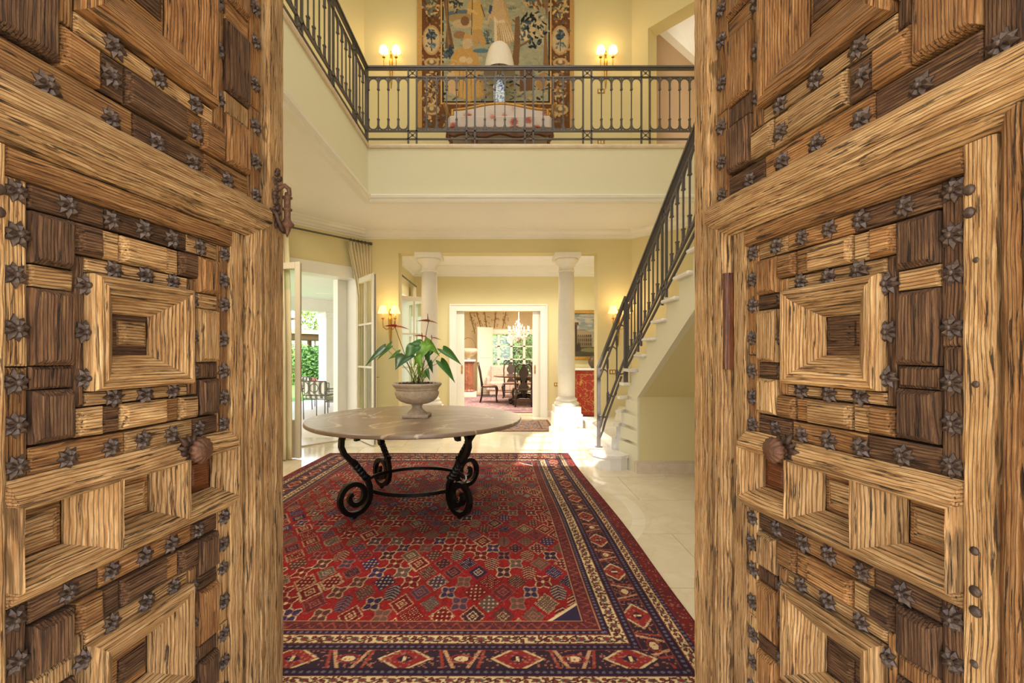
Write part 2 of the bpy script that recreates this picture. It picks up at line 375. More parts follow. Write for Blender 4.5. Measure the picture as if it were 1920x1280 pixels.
for z in (.02, .5, .98, 1.46, 1.92): g.box(-.56, .56, -.02, .02, z-.018, z+.018)
g.build('glazing_bars', M['trim'], w1)
# gallery slab: white ceiling below, yellow fascia, marble kerb on top
c = MB(); c.box(XL, XR, DB, DW, ZC, ZC+.05); c.box(XL, XG, D0, DB, ZC, ZC+.05)
struct(c.build('ceiling', M['white']), 'white plaster ceiling under the upper gallery', 'ceiling')
c = MB(); c.box(XG, XR, DB, DW, ZC+.05, ZF-.05); c.box(XL, XG, D0, DB, ZC+.05, ZF-.05); c.box(XL, XG, DB, DW, ZC+.05, ZF-.05)
struct(c.build('trim_1', M['wallpale']), 'pale yellow fascia of the upper gallery', 'fascia')
c = MB(); profile_run(c, [(XR, DB), (XG, DB), (XG, D0)], [(-.25, ZF-.05), (.018, ZF-.05), (.025, ZF-.03), (.025, ZF-.012), (.018, ZF), (-.25, ZF)])
struct(c.build('trim_2', M['skirting']), 'thin marble kerb along the gallery edge under the railing', 'kerb')
c = MB(); profile_run(c, [(XR, DB), (XG, DB), (XG, D0)], [(-.05, ZC-.035), (.02, ZC-.035), (.03, ZC-.015), (.03, ZC+.005), (.05, ZC+.02), (.055, ZC+.05), (.045, ZC+.062), (.0, ZC+.07), (-.05, ZC+.07)])
struct(c.build('trim_3', M['trim']), 'white moulding along the lower edge of the gallery fascia', 'moulding')
c = MB(); profile_run(c, [B2, B, A, A2, (XL, D0)], [(-.02, ZC), (.13, ZC), (.125, ZC-.02), (.10, ZC-.03), (.07, ZC-.06), (.04, ZC-.075), (.035, ZC-.10), (.012, ZC-.11), (.008, ZC-.13), (-.02, ZC-.13)])
struct(c.build('trim_4', M['trim']), 'white crown moulding where walls meet the gallery ceiling', 'moulding')
struct(MB().box(XL-.2, XR+.2, D0-.35, DW+.3, ZTOP, ZTOP+.1).build('ceiling_hall', M['white']), 'high white ceiling over the hall', 'ceiling')
# skirtings
c = MB(); profile_run(c, [(-1.67, DW), A, (A[0]+dA.x*OA0, A[1]+dA.y*OA0)], [(-.01, 0), (.022, 0), (.022, .14), (.012, .16), (-.01, .16)])
struct(c.build('baseboard_far', M['skirting']), 'tan marble skirting along the far wall', 'skirting')
c = MB(); profile_run(c, [A2[:2], (XL, D0)], [(-.01, 0), (.022, 0), (.022, .14), (.012, .16), (-.01, .16)])
struct(c.build('baseboard_left', M['skirting']), 'tan marble skirting along the garden side wall', 'skirting')
# passage upstairs behind the right-hand opening
c = MB(MBm); s = sB
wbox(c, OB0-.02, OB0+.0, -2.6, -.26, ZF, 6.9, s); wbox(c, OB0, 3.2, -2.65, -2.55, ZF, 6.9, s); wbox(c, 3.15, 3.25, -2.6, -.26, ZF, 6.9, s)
struct(c.build('wall_passage', plain('shade_darkened_beige', srgb(172, 142, 104), .8, var=.02)), 'walls of the upstairs passage, its dimness put into their beige', 'wall')  # shade of the passage is put into a darker wall colour
c = MB(MBm); wbox(c, OB0-.02, 3.25, -2.65, -.26, 6.75, 6.85, s)
struct(c.build('ceiling_passage', M['white']), 'ceiling of the dim upstairs passage', 'ceiling')
c = MB(MBm); wbox(c, OB0, 3.25, -2.55, -2.42, 6.55, 6.75, s); wbox(c, OB0, OB0+.12, -2.5, -.26, 6.55, 6.75, s)
struct(c.build('trim_5', M['trim']), 'crown moulding inside the upstairs passage', 'moulding')
c = MB(MBm); wbox(c, OB0-.02, 3.25, -2.65, -.26, ZF-.1, ZF, s)
struct(c.build('floor_passage', M['floor']), 'floor of the upstairs passage', 'floor')
dr = thing('door_5', 'cream panelled door inside the upstairs passage', 'door', kind='structure')
c = MB(MBm); wbox(c, .62, .74, -2.55, -2.5, ZF, 6.2, s); wbox(c, 1.5, 1.62, -2.55, -2.5, ZF, 6.2, s); wbox(c, .62, 1.62, -2.55, -2.5, 6.2, 6.32, s); c.build('casing', M['trim'], dr)
c = MB(MBm); wbox(c, .74, 1.5, -2.55, -2.52, ZF, 6.2, s); c.build('door_leaf', M['trim'], dr)
# unseen roof added to keep sun off the doors, and forecourt behind the photographer
struct(MB().box(-3.2, 3.2, -4.5, .25, 4.15, 4.27).build('ceiling_sun_block', M['white']), 'white roof added out of view to shade the entrance doors from sun', 'ceiling')
struct(MB().box(-14, 14, -16, .25, -.14, -.02).build('floor_forecourt', plain('pale_gravel', srgb(214, 196, 160), .9, var=.1, scale=12)), 'pale paved forecourt before the entrance', 'ground')
# ------------------------------------------------------------------ carved entrance doors
PALE = ((.150, .062, .020), (.43, .238, .092), (.66, .45, .225))
MIDT = ((.080, .029, .008), (.285, .128, .040), (.47, .265, .105))
DARKT = ((.028, .012, .006), (.105, .048, .021), (.25, .135, .062))
REDT = ((.035, .010, .004), (.12, .036, .012), (.22, .08, .028))
WD = {}
for ax in 'xz':
    WD['p'+ax] = wood('weathered_pale_wood_'+('across' if ax == 'x' else 'upright'), ax, *PALE)
    WD['m'+ax] = wood('weathered_brown_wood_'+('across' if ax == 'x' else 'upright'), ax, *MIDT)
    WD['d'+ax] = wood('weathered_dark_wood_'+('across' if ax == 'x' else 'upright'), ax, *DARKT, bump=.9)
    WD['r'+ax] = wood('reddish_repair_wood_'+('across' if ax == 'x' else 'upright'), ax, *REDT, bump=.35, rough=.4, patch=.2, crack=.5)
M['stud'] = plain('brown_iron_stud', srgb(72, 58, 50), .4, metal=.4, var=.3, scale=60, bump=.25, bscale=120)
M['rust'] = plain('rusty_iron', srgb(90, 60, 42), .6, metal=.35, var=.35, scale=45, bump=.4, bscale=90)
M['darkrust'] = plain('dark_forged_iron', srgb(66, 46, 36), .55, metal=.4, var=.35, scale=45, bump=.4, bscale=90)
def star_mesh(seed):
    rnd = random.Random(seed); m = MB(); k = 8
    for i in range(k):
        a = 2*math.pi*(i+rnd.uniform(-.12, .12))/k; R = .031*rnd.uniform(.9, 1.06); w = .0082
        def P(r, off, h): return (r*math.cos(a)-off*math.sin(a), -h, r*math.sin(a)+off*math.cos(a))
        m.add([P(.003, 0, .010), P(.0175, w, .0035), P(R, 0, .002), P(.0175, -w, .0035), P(.0175, 0, .0125), P(.0175, w, 0), P(R, 0, 0), P(.0175, -w, 0)],
              [(0, 1, 4), (1, 2, 4), (2, 3, 4), (3, 0, 4), (1, 5, 6, 2), (2, 6, 7, 3)])
    pr = [(.0085, -.006), (.0085, -.011), (.0072, -.0155), (.004, -.018), (.0005, -.019)]
    m.lathe(pr, 8, (0, 0, 0), True, 'y'); me = m.mesh('star_stud'); me.materials.append(M['stud']); return me
STARS = [star_mesh(k) for k in range(4)]
def build_leaf(name, label, s, origin, xdir, seed):
    rnd = random.Random(seed)
    root = thing(name, label, 'door', (origin[0], origin[1], .012), math.atan2(xdir[1], xdir[0]), kind='structure')
    Z0 = .012
    cnt = {}
    def Q(u, w, z): return (s*u, -w, z-Z0)
    def piece(nm, u0, u1, z0, z1, w0, h, ins, mk, jit=.0012):
        """raised tablet with sloping sides; edges slightly uneven"""
        j = lambda: rnd.uniform(-jit, jit)
        m = MB(); a = [(u0, z0), (u1, z0), (u1, z1), (u0, z1)]; b = [(u0+ins, z0+ins), (u1-ins, z0+ins), (u1-ins, z1-ins), (u0+ins, z1-ins)]
        e = min(.003, h*.3)
        vs = [Q(u, w0-.024, z) for u, z in a]+[Q(u+j(), w0+h*.45, z+j()) for u, z in a]+[Q(u+j(), w0+h-e+j(), z+j()) for u, z in b]
        c = [(u+(1 if u < (u0+u1)/2 else -1)*.004, z+(1 if z < (z0+z1)/2 else -1)*.004) for u, z in b]
        vs += [Q(u, w0+h+j()*.6, z) for u, z in c]
        fs = [(3, 2, 1, 0), (12, 13, 14, 15)]
        for q in range(3):
            for i in range(4): fs.append((q*4+i, q*4+(i+1) % 4, q*4+4+(i+1) % 4, q*4+4+i))
        m.add(vs, fs)
        return m.build(nm, WD[mk], root)
    def run(nm, ax, l0, l1, a0, a1, prof, mk, m0=0, m1=0, jit=.0014, w0=0):
        """moulding along ax ('x' or 'z') from l0 to l1; prof = [(0..1 across, height)]; m0/m1 = mitre run-in at each end per unit across"""
        n = max(2, int(abs(l1-l0)/.045)); vs = []; k = len(prof)
        for i in range(n+1):
            t = i/n
            for q, (c, h) in enumerate(prof):
                a = a0+(a1-a0)*c; L0 = l0+m0*c; L1 = l1-m1*c; l = L0+(L1-L0)*t
                jj = 0 if (h <= 0 or q in (0, k-1)) else 1
                aa = a+rnd.uniform(-jit, jit)*jj; hh = w0+h+rnd.uniform(-jit, jit)*jj
                vs.append(Q(l, hh, aa) if ax == 'x' else Q(aa, hh, l))
        fs = [(i*k+q, i*k+q+1, (i+1)*k+q+1, (i+1)*k+q) for i in range(n) for q in range(k-1)]
        fs += [(i*k+k-1, i*k, (i+1)*k, (i+1)*k+k-1) for i in range(n)]+[tuple(range(k)), tuple(range(n*k, n*k+k))]
        return MB().add(vs, fs).build(nm, WD[mk], root)
    def splay(u0, u1, z0, z1, iu0, iu1, iz0, iz1, prof, mks, w0=.004, sides='bltr', nm='splayed_frame'):
        """four mitred frame pieces falling from a raised outer edge to a sunk opening"""
        O = [(u0, z0), (u1, z0), (u1, z1), (u0, z1)]; I = [(iu0, iz0), (iu1, iz0), (iu1, iz1), (iu0, iz1)]
        for q, sd in enumerate('brtl'):
            if sd not in sides: continue
            vs = []; n = 4; k = len(prof)
            for i in range(n+1):
                t = i/n
                for c, h in prof:
                    p0 = [O[q][d]+(I[q][d]-O[q][d])*c for d in (0, 1)]; p1 = [O[(q+1) % 4][d]+(I[(q+1) % 4][d]-O[(q+1) % 4][d])*c for d in (0, 1)]
                    jj = rnd.uniform(-.0012, .0012)
                    vs.append(Q(p0[0]+(p1[0]-p0[0])*t, w0+h+jj, p0[1]+(p1[1]-p0[1])*t))
            fs = [(i*k+a, i*k+a+1, (i+1)*k+a+1, (i+1)*k+a) for i in range(n) for a in range(k-1)]
            fs += [(i*k+k-1, i*k, (i+1)*k, (i+1)*k+k-1) for i in range(n)]+[tuple(range(k)), tuple(range(n*k, n*k+k))]
            MB().add(vs, fs).build(nm, WD[mks+('x' if sd in 'bt' else 'z')], root)
    def star(u, z, w, sc=1.0):
        o = link('star_stud', STARS[rnd.randrange(4)], None, root)
        o.location = Q(u+rnd.uniform(-.003, .003), w, z+rnd.uniform(-.003, .003)); o.rotation_euler = (0, rnd.uniform(0, .8), 0)
        q = .86*sc*rnd.uniform(.92, 1.08); o.scale = (q, q, q)
    # backing boards of the leaf
    MB().box(min(0, s*1.06), max(0, s*1.06), .026, .075, .0, 2.86-Z0).build('backing_board', WD['dz'], root)
    # outer stiles of the whole leaf (free edge and hinge edge), with a moulded frame round the wicket
    run('stile', 'z', .0+Z0, 2.86, -.004, .085, [(0, -.05), (0, .020), (.06, .028), (.55, .030), (.62, .024), (.68, .030), (.96, .030), (1, .02), (1, -.02)], 'pz')
    run('stile', 'z', .0+Z0, 2.86, 1.03, 1.062, [(0, -.05), (0, .02), (.5, .03), (1, .02), (1, -.02)], 'mz')
    vp = [(0, -.01), (0, .030), (.12, .036), (.25, .034), (.30, .026), (.36, .034), (.55, .040), (.60, .031), (.66, .038), (.82, .036), (.92, .024), (1, .012), (1, -.01)]
    run('moulding', 'z', Z0, 1.815, .085, .190, vp, 'pz', 0, .068)
    run('moulding', 'z', Z0, 1.815, 1.03, .922, vp, 'mz', 0, .068)
    hp = [(0, -.01), (0, .014), (.06, .028), (.17, .040), (.22, .033), (.27, .041), (.42, .044), (.47, .036), (.52, .043), (.80, .040), (.93, .028), (1, .010), (1, -.01)]
    # top moulding: lower half mitres into the side mouldings
    k = len(hp); vs = []; n = 22
    for i in range(n+1):
        for c, h in hp:
            z = 1.745+(1.882-1.745)*c; e = max(0, (1-c/.5))*.108
            l = (.085+e*.97)+((1.03-e)-(.085+e*.97))*i/n
            vs.append(Q(l, h+rnd.uniform(-.0018, .0018), z+rnd.uniform(-.0015, .0015)))
    fs = [(i*k+q, i*k+(q+1) % k, (i+1)*k+(q+1) % k, (i+1)*k+q) for i in range(n) for q in range(k)]+[tuple(range(k)), tuple(range(n*k, n*k+k))]
    MB().add(vs, fs).build('moulding', WD['px'], root)
    # wicket stiles and rails
    run('stile', 'z', .02, 1.742, .203, .263, [(0, -.02), (0, .012), (.1, .016), (.9, .016), (1, .012), (1, -.02)], 'pz')
    run('stile', 'z', .02, 1.742, .863, .915, [(0, -.02), (0, .012), (.1, .016), (.85, .017), (1, .012), (1, -.02)], 'pz')
    run('rail', 'x', .263, .863, 1.690, 1.742, [(0, -.01), (0, .010), (.08, .018), (.14, .014), (.22, .018), (.9, .020), (1, .012), (1, -.01)], 'mx')
    bigst = 1.0
    def panel(uc, zc, su, sv, tone, splaytone, lv):
        X = lambda u: uc+(u-.565)*su; Zz = lambda z: zc+(z-1.40)*sv
        def pc(nm, a, b, c, d, h, ins, mk): return piece(nm, X(a)+.0012, X(b)-.0012, Zz(c)+.0012, Zz(d)-.0012, -.002, h, ins, mk)
        dk = lambda p: 'd' if rnd.random() < p else ('m' if rnd.random() < .6 else 'p')
        # outer band where the studs sit
        for a, b in ((.263, .309), (.820, .863)):
            cut = [1.11, 1.11+rnd.uniform(.2, .3), 1.69]
            for q in range(2): pc('band_strip', a, b, cut[q], cut[q+1], .008, .002, (tone if a < .5 else dk(.6))+'z')
        for c, d in ((1.640, 1.690), (1.110, 1.165)):
            cut = [.309, .309+rnd.uniform(.09, .14), .309+rnd.uniform(.3, .38), .820]
            for q in range(3): pc('band_strip', cut[q], cut[q+1], c, d, .008, .002, dk(.35)+'x')
        # raised tablets and the low fillets between them
        for a, b, cl in ((.311, .390, 0), (.735, .819, 1)):
            t = .55 if cl == 0 else .8
            pc('raised_tablet', a, b, 1.530, 1.636, .026, .008, dk(t)+'z'); pc('raised_tablet', a, b, 1.326, 1.484, .026, .008, dk(t)+'z'); pc('raised_tablet', a, b, 1.170, 1.278, .026, .008, dk(t)+'z')
            for c, d in ((1.484, 1.530), (1.278, 1.326)): pc('fillet', a, b, c, d, .011, .002, dk(.6)+('x' if rnd.random() < .3 else 'z'))
        for c, d in ((1.568, 1.636), (1.168, 1.232)):
            for a, b in ((.392, .458), (.498, .629), (.672, .733)): pc('raised_tablet', a, b, c, d, .022, .007, dk(.25)+'x')
            for a, b in ((.458, .498), (.629, .672)): pc('fillet', a, b, c, d, .010, .002, dk(.4)+'x')
        # inner band
        pc('band_strip', .392, .425, 1.234, 1.566, .010, .002, 'mz'); pc('band_strip', .711, .733, 1.234, 1.566, .010, .002, dk(.4)+'z')
        pc('band_strip', .425, .711, 1.531, 1.566, .010, .002, 'px'); pc('band_strip', .425, .711, 1.234, 1.266, .010, .002, 'px')
        # splayed centre frame and sunk centre tablet
        splay(X(.427), X(.709), Zz(1.268), Zz(1.529), X(.531), X(.632), Zz(1.347), Zz(1.447),
              [(0, -.004), (0, .022), (.08, .034), (.16, .034), (.22, .028), (.30, .034), (.52, .022), (.56, .017), (.80, .002), (1, -.016), (1, -.022)], splaytone)
        piece('sunk_board', X(.531), X(.632), Zz(1.347), Zz(1.447), -.024, .006, .001, dk(.7)+'x')
        piece('centre_tablet', X(.541), X(.614), Zz(1.371), Zz(1.431), -.019, .014, .010, dk(.6)+'x')
        for z in (1.664, 1.583, 1.505, 1.40, 1.297, 1.214, 1.131):
            for u in (.285, .843): star(X(u), Zz(z), lv, bigst)
        for u in (.382, .478, .564, .652, .748):
            star(X(u), Zz(1.665), lv, bigst); star(X(u), Zz(1.132), lv, bigst)
        for u in (.411, .715):
            for z in (1.505, 1.40, 1.298): star(X(u), Zz(z), lv+.002, bigst)
        for u in (.476, .562, .649):
            star(X(u), Zz(1.547), lv+.002, bigst); star(X(u), Zz(1.250), lv+.002, bigst)
    panel(.565, 1.40, 1, 1, 'm', 'p', .006)
    panel(.565, .575, 1, 1, 'p', 'p', .006)
    bigst = 1.12
    panel(.527, 2.285, 1.415, 1.435, 'm', 'm', .006)
    # middle row of three sunk boxes between two rails
    run('rail', 'x', .263, .863, 1.062, 1.110, [(0, .040), (.2, .044), (.5, .036), (.8, .020), (1, .006), (1, -.01), (0, -.01)], 'px')
    run('rail', 'x', .263, .863, .866, .900, [(0, -.01), (0, .006), (.3, .024), (.8, .042), (1, .040), (1, -.01)], 'px')
    cells = [(.264, .470, .313, .414), (.470, .664, .530, .635), (.664, .862, .741, .843)]
    for q, (a, b, c, d) in enumerate(cells):
        splay(a, b, .900, 1.062, c, d, .943, 1.040, [(0, -.004), (0, .044), (.10, .047), (.3, .038), (.62, .018), (1, -.014), (1, -.02)], 'p')
        piece('sunk_board', c, d, .943, 1.040, -.022, .006, .001, 'rx' if q == 0 else 'mx')
        piece('centre_tablet', c+.014, d-.014, .957, 1.026, -.017, .012, .008, 'rx' if q == 0 else 'px')
    run('rail', 'x', .263, .863, .03, .285, [(0, -.01), (0, .01), (.2, .02), (.8, .02), (1, .01), (1, -.01)], 'px')
    run('rail', 'x', .085, 1.03, 2.70, 2.86, [(0, -.01), (0, .02), (.2, .03), (.8, .03), (1, .02), (1, -.01)], 'px')
    # extra studs low on the upper panel
    for u, z in ((.40, 1.992), (.655, 1.998)): star(u, z, .008, 1.1)
    # reddish repair lath on the free-side moulding and hinge side
    if s > 0:
        run('repair_lath', 'z', 1.30, 1.62, .172, .199, [(0, .0), (0, .030), (.3, .036), (.7, .036), (1, .026), (1, 0)], 'rz')
        run('repair_lath', 'z', .25, 1.12, .919, .950, [(0, .0), (0, .012), (.3, .018), (.5, .010), (.7, .018), (1, .012), (1, 0)], 'rz')
    # nails on the hinge-side stile
    for u, z, r in ((.876, 1.655, .011), (.876, 1.613, .011), (.886, 1.523, .006), (.886, 1.295, .007), (.884, .988, .0085), (.886, .915, .011), (.886, .878, .011), (.884, .78, .008), (.89, .62, .010)):
        MB().lathe([(r, 0), (r*.95, -r*.4), (r*.6, -r*.7), (.001, -r*.8)], 10, Q(u, .014, z), True, 'y').build('nail', M['stud'], root, True)
    # knob with leafy back plate
    kb = MB(); c = Q(.452, .028, 1.086); fl_ = lambda a: 1+.07*math.cos(14*a)
    kb.lathe([(.020, 0), (.017, -.008), (.013, -.018), (.013, -.028), (.016, -.034)], 14, c, True, 'y')
    ko = kb.build('knob', M['rust'], root, True)
    MB().lathe([(.012, -.030), (.030, -.034), (.035, -.042), (.033, -.051), (.023, -.059), (.009, -.063), (.001, -.064)], 56, c, True, 'y', fl_).build('fluted_head', M['rust'], ko, True)
    pl = MB()
    for q in range(11):
        a = 2*math.pi*q/11; r = .038 if q % 2 else .047
        pl.tube([(c[0]+.012*math.cos(a), c[1]+.003, c[2]+.012*math.sin(a)), (c[0]+r*.55*math.cos(a), c[1]-.012, c[2]+r*.55*math.sin(a)), (c[0]+r*math.cos(a), c[1]-.004, c[2]+r*1.1*math.sin(a))], [.009, .010, .003], 6)
    pl.lathe([(.026, .004), (.024, -.008), (.015, -.012)], 12, c, True, 'y')
    pl.build('back_plate', M['darkrust'], ko, True)
    return root, Q
rb, lb = .157, .116
dR = Vector((rb, -1)).normalized(); dL = Vector((lb, 1)).normalized()
leafR, QR = build_leaf('door_1', 'carved weathered wooden entrance door leaf with iron star studs, beside the staircase', 1, (1.02-rb*1.72, 1.72), dR, 11)
leafL, QL = build_leaf('door_2', 'carved weathered wooden entrance door leaf with iron star studs and hanging striker, beside the garden doors', -1, (-1.0435+lb*1.72, 1.72), dL, 23)
# hanging striker (knocker) on the garden-side leaf
kn = thing('knocker', '', '', (0, 0, 0)); kn.parent = leafL
for k_ in ('label', 'category'): del kn[k_]
pl = MB()
rr = random.Random(3)
for q in range(26):
    t = q/25; z = 2.02-t*.20; wd = .012+.010*math.sin(math.pi*t)
    pl.sphere(QL(.045+rr.uniform(-wd, wd), .03, z), rr.uniform(.008, .014), 7, 5)
pl.build('back_plate', M['darkrust'], kn, True)
hk = [QL(.045, .03, 1.945), QL(.043, .045, 1.958), QL(.038, .058, 1.966), QL(.032, .070, 1.955), QL(.032, .072, 1.935), QL(.036, .064, 1.918), QL(.040, .058, 1.925)]
MB().tube(hk, .0085, 8).build('hook', M['rust'], kn, True)
q0 = QL(.036, .066, 1.79)
MB().lathe([(.002, -.012), (.006, .0), (.011, .012), (.012, .02), (.023, .026), (.024, .036), (.014, .048), (.0115, .056), (.0115, .082), (.017, .086), (.017, .091), (.0115, .094), (.0115, .125), (.018, .129), (.018, .134), (.010, .138), (.008, .15)], 14, q0, True).build('striker', M['rust'], kn, True)
MB().tube([QL(.085, .03, 1.865), QL(.080, .052, 1.85), QL(.070, .056, 1.822), QL(.055, .058, 1.80), QL(.042, .060, 1.792)], [.008, .008, .008, .009, .006], 8).build('catch', M['darkrust'], kn, True)
# ------------------------------------------------------------------ columns
def column(x, y, label):
    c = thing('stone_column', label, 'column', (x, y, 0), group='columns of the wide opening')
    MB().cbox(-.26, .26, -.255, .255, 0, .125, .006).build('foot_block', M['stone'], c)
    MB().cbox(-.232, .232, -.228, .228, .125, .385, .005).build('pedestal', M['stone'], c)
    MB().cbox(-.21, .21, -.21, .21, .385, .505, .006).build('plinth', M['stone'], c)
    MB().lathe([(.19, .505), (.205, .52), (.207, .545), (.195, .565), (.172, .575), (.168, .59), (.178, .605), (.176, .62), (.150, .632), (.143, .655)], 36).build('base_mouldings', M['stone'], c, True)
    MB().lathe([(.142, .655), (.142, 1.1), (.140, 1.6), (.134, 2.2), (.124, 2.70)], 36).build('shaft', M['stone'], c, True)
    MB().lathe([(.124, 2.70), (.135, 2.705), (.137, 2.722), (.124, 2.73), (.123, 2.80), (.138, 2.81), (.140, 2.825), (.165, 2.85), (.19, 2.88), (.197, 2.905), (.19, 2.915)], 36).build('capital', M['stone'], c, True)
    MB().cbox(-.213, .213, -.213, .213, 2.915, 2.998, .008).build('abacus', M['stone'], c)
    return c
column(-1.19, 7.585, 'white stone column in the wide opening, nearer the garden doors')
column(1.075, 7.585, 'white stone column in the wide opening, beside the foot of the stairs')
# ------------------------------------------------------------------ railings
def loop_pts(w, z0, z1, n=6):
    r = w/2
    p = [(-r, z0+r)]
    for k in range(1, n): a = math.pi*(1+k/n); p.append((r*math.cos(a), z0+r+r*math.sin(a)))
    p.append((r, z0+r)); p.append((r, z1-r))
    for k in range(1, n): a = math.pi*k/n; p.append((r*math.cos(a), z1-r+r*math.sin(a)))
    p.append((-r, z1-r)); return p
def railing(root, start, vec, length, slope=0.0, z0=0.0, first=0.33, mirror=False, top=1.03, lead=True):
    """straight run of the gallery railing: start (x,y,z), unit vec on the ground; heights above the kerb follow slope*s"""
    v = Vector((vec[0], vec[1], 0)); S = Vector(start); hs = top/1.03
    def P(s_, z, off=0.0): 
        p = S+v*s_; return (p.x-v.y*off, p.y+v.x*off, p.z+z*hs+slope*s_)
    iron = M['iron']
    def hbar(name, z, w, h): MB().tube([P(0, z), P(length, z)], 1, flat=(w/2, h/2)).build(name, iron, root)
    MB().tube([P(0, 1.024), P(length, 1.024)], 1, flat=(.026, .012)).build('handrail', iron, root)
    hbar('rail', 1.0, .03, .022); hbar('rail', .895, .022, .018); hbar('rail', .192, .022, .022); hbar('rail', .088, .022, .018)
    pitch, gap = .761, .109; bay = pitch-gap; nb = 5; bw = bay/nb
    s_ = first
    pairs = []
    while s_ < length: pairs.append(s_); s_ += pitch
    edges = []
    if first > 0: edges.append((first-bay, first))
    for p in pairs: edges.append((p+gap, p+pitch))
    for p in pairs:
        for q in (p, p+gap):
            if 0 <= q <= length: MB().bar(P(q, 0), P(q, 1.01), .022).build('post', iron, root)
        for zz in (.140, .950):
            if p+gap > length: continue
            m = MB(); c = p+gap/2; hw = gap/2-.012; hh = .036
            m.tube([P(c-hw, zz-hh), P(c+hw, zz+hh)], .005, 5); m.tube([P(c-hw, zz+hh), P(c+hw, zz-hh)], .005, 5)
            m.sphere(P(c, zz), .017, 8, 5); m.build('rosette', iron, root, True)
    for a, b in edges:
        for k in range(nb+1):
            s0 = a+k*bw
            if 0 < k < nb and .01 < s0 < length-.01:
                m = MB(); m.bar(P(s0, .20), P(s0, .89), .013)
                for z1, z2 in ((.20, .345), (.735, .885)): m.bar(P(s0, z1), P(s0, z2), .022)
                for z1 in (.345, .735): m.bar(P(s0, z1-.008), P(s0, z1+.008), .030)
                m.build('baluster', iron, root)
            if k < nb and s0 > 0.01 and s0+bw < length-.01:
                cc = s0+bw/2; lp = loop_pts(bw-.008, .21, .88)
                lo = [q for q in lp if q[1] < .4]; hi = [q for q in lp if q[1] > .7]
                MB().tube([P(cc+x, z) for x, z in lo], 1, flat=(.010, .0035)).build('arch_loop', iron, root); MB().tube([P(cc+x, z) for x, z in hi], 1, flat=(.010, .0035)).build('arch_loop', iron, root)
r1 = thing('balcony_railing', 'dark iron railing with looped balusters across the front of the gallery', 'railing', kind=None)
railing(r1, (XG-.03, DB+.04, ZF), (1, 0), 4.62, first=.545)
MB().bar((XG-.03, DB+.04, ZF), (XG-.03, DB+.04, ZF+1.02), .04).build('corner_post', M['iron'], r1)
r2 = thing('gallery_railing', 'dark iron railing receding along the garden side of the gallery', 'railing')
railing(r2, (XG-.03, DB+.015, ZF), (0, -1), 4.6, first=.40)
# ------------------------------------------------------------------ staircase
RZ, PT = .169, .296; XS = 1.545
st = thing('staircase', 'white marble winding staircase rising along the hall wall', 'staircase', (XS, 5.5, 0))
st.location = (0, 0, 0)
def yk(k): return 5.47-PT*(k-7)
def outer(px, py, ax, ay):
    """from pivot along direction until the room boundary"""
    best = 9
    for (x1, y1), (x2, y2) in (((-1.0, DW-.01), B), (B, B2), (B2, (XR, 0))):
        dx, dy = x2-x1, y2-y1; den = ax*dy-ay*dx
        if abs(den) < 1e-9: continue
        t = ((x1-px)*dy-(y1-py)*dx)/den; q = ((x1-px)*ay-(y1-py)*ax)/den
        if t > .01 and -1e-6 <= q <= 1+1e-6: best = min(best, t)
    return (px+ax*best, py+ay*best)
piv = {2: (1.372, 5.60, 91), 3: (1.395, 5.585, 74), 4: (1.425, 5.58, 58), 5: (1.452, 5.575, 42), 6: (1.468, 5.54, 26), 7: (1.495, 5.47, 9), 8: (1.495, yk(8), 0)}
def nose(k):
    x, y, a = piv[k]; a = math.radians(a); return (x, y), outer(x, y, math.cos(a), math.sin(a))
bnd = [B, B2]
def fill(o1, o2):
    """boundary corners between two outer points (far wall -> slanted wall -> side wall)"""
    def key(p):
        if abs(p[1]-DW) < .03: return 0+(p[0]+1)/100
        if p[0] < XR-.005: return 1+(p[0]-B[0])/(XR-B[0])*.9
        return 2+(8-p[1])/100
    k1, k2 = key(o1), key(o2); out = []
    for kk, p in ((1, B), (1.95, B2)):
        if k1 < kk-1e-6 < k2: out.append(p)
    return out
# first step: long curved bottom step reaching back to the column
s1 = [(1.095, 7.33), (1.085, 5.72), (1.10, 5.50), (1.16, 5.38), (1.27, 5.325), (1.40, 5.325), (1.49, 5.38), (1.53, 5.47), (1.535, 5.62), (1.42, 5.70), (1.42, 7.33)]
stp = MB(); cx_, cy_ = 1.3, 6.2
MB().prism([(cx_+(x-cx_)*.965, cy_+(y-cy_)*.98) for x, y in s1], 0, RZ-.035, 'z').build('riser', M['whitemarble'], st)
MB().prism(s1, RZ-.035, RZ, 'z').build('tread', M['whitemarble'], st)
for k in range(2, 8):
    (i1, o1), (i2, o2) = nose(k), nose(k+1) if k < 7 else nose(8)
    z = RZ*k; d = Vector((o1[0]-i1[0], o1[1]-i1[1])).normalized(); nrm = Vector((-d.y, d.x))  # towards the lower side
    if k == 7: i2, o2 = (i2[0], 5.27), (o2[0], 5.27)
    poly = [i1, o1]+fill(o1, o2)+[o2, i2]
    if k == 2: poly = [i1, o1, B]+[o2, i2] if o1[1] > DW-.05 and o2[0] > B[0] else poly
    ri = lambda p, q: (p[0]+(q[0]-p[0])*.06, p[1]+(q[1]-p[1])*.06)
    poly = [ri(i1, o1)]+poly[1:-1]+[ri(i2, o2)]
    MB().prism([(x, y) for x, y in poly], 0, z-.035, 'z').build('riser', M['whitemarble'], st)
    f = .03
    e1 = (i1[0]+nrm.x*f-d.x*.03, i1[1]+nrm.y*f-d.y*.03); e2 = (o1[0]+nrm.x*f, o1[1]+nrm.y*f)
    MB().prism([e1, e2, o1]+fill(o1, o2)+[o2, i2, (i2[0]-.04, i2[1]-.01)], z-.035, z, 'z').build('tread', M['whitemarble'], st)
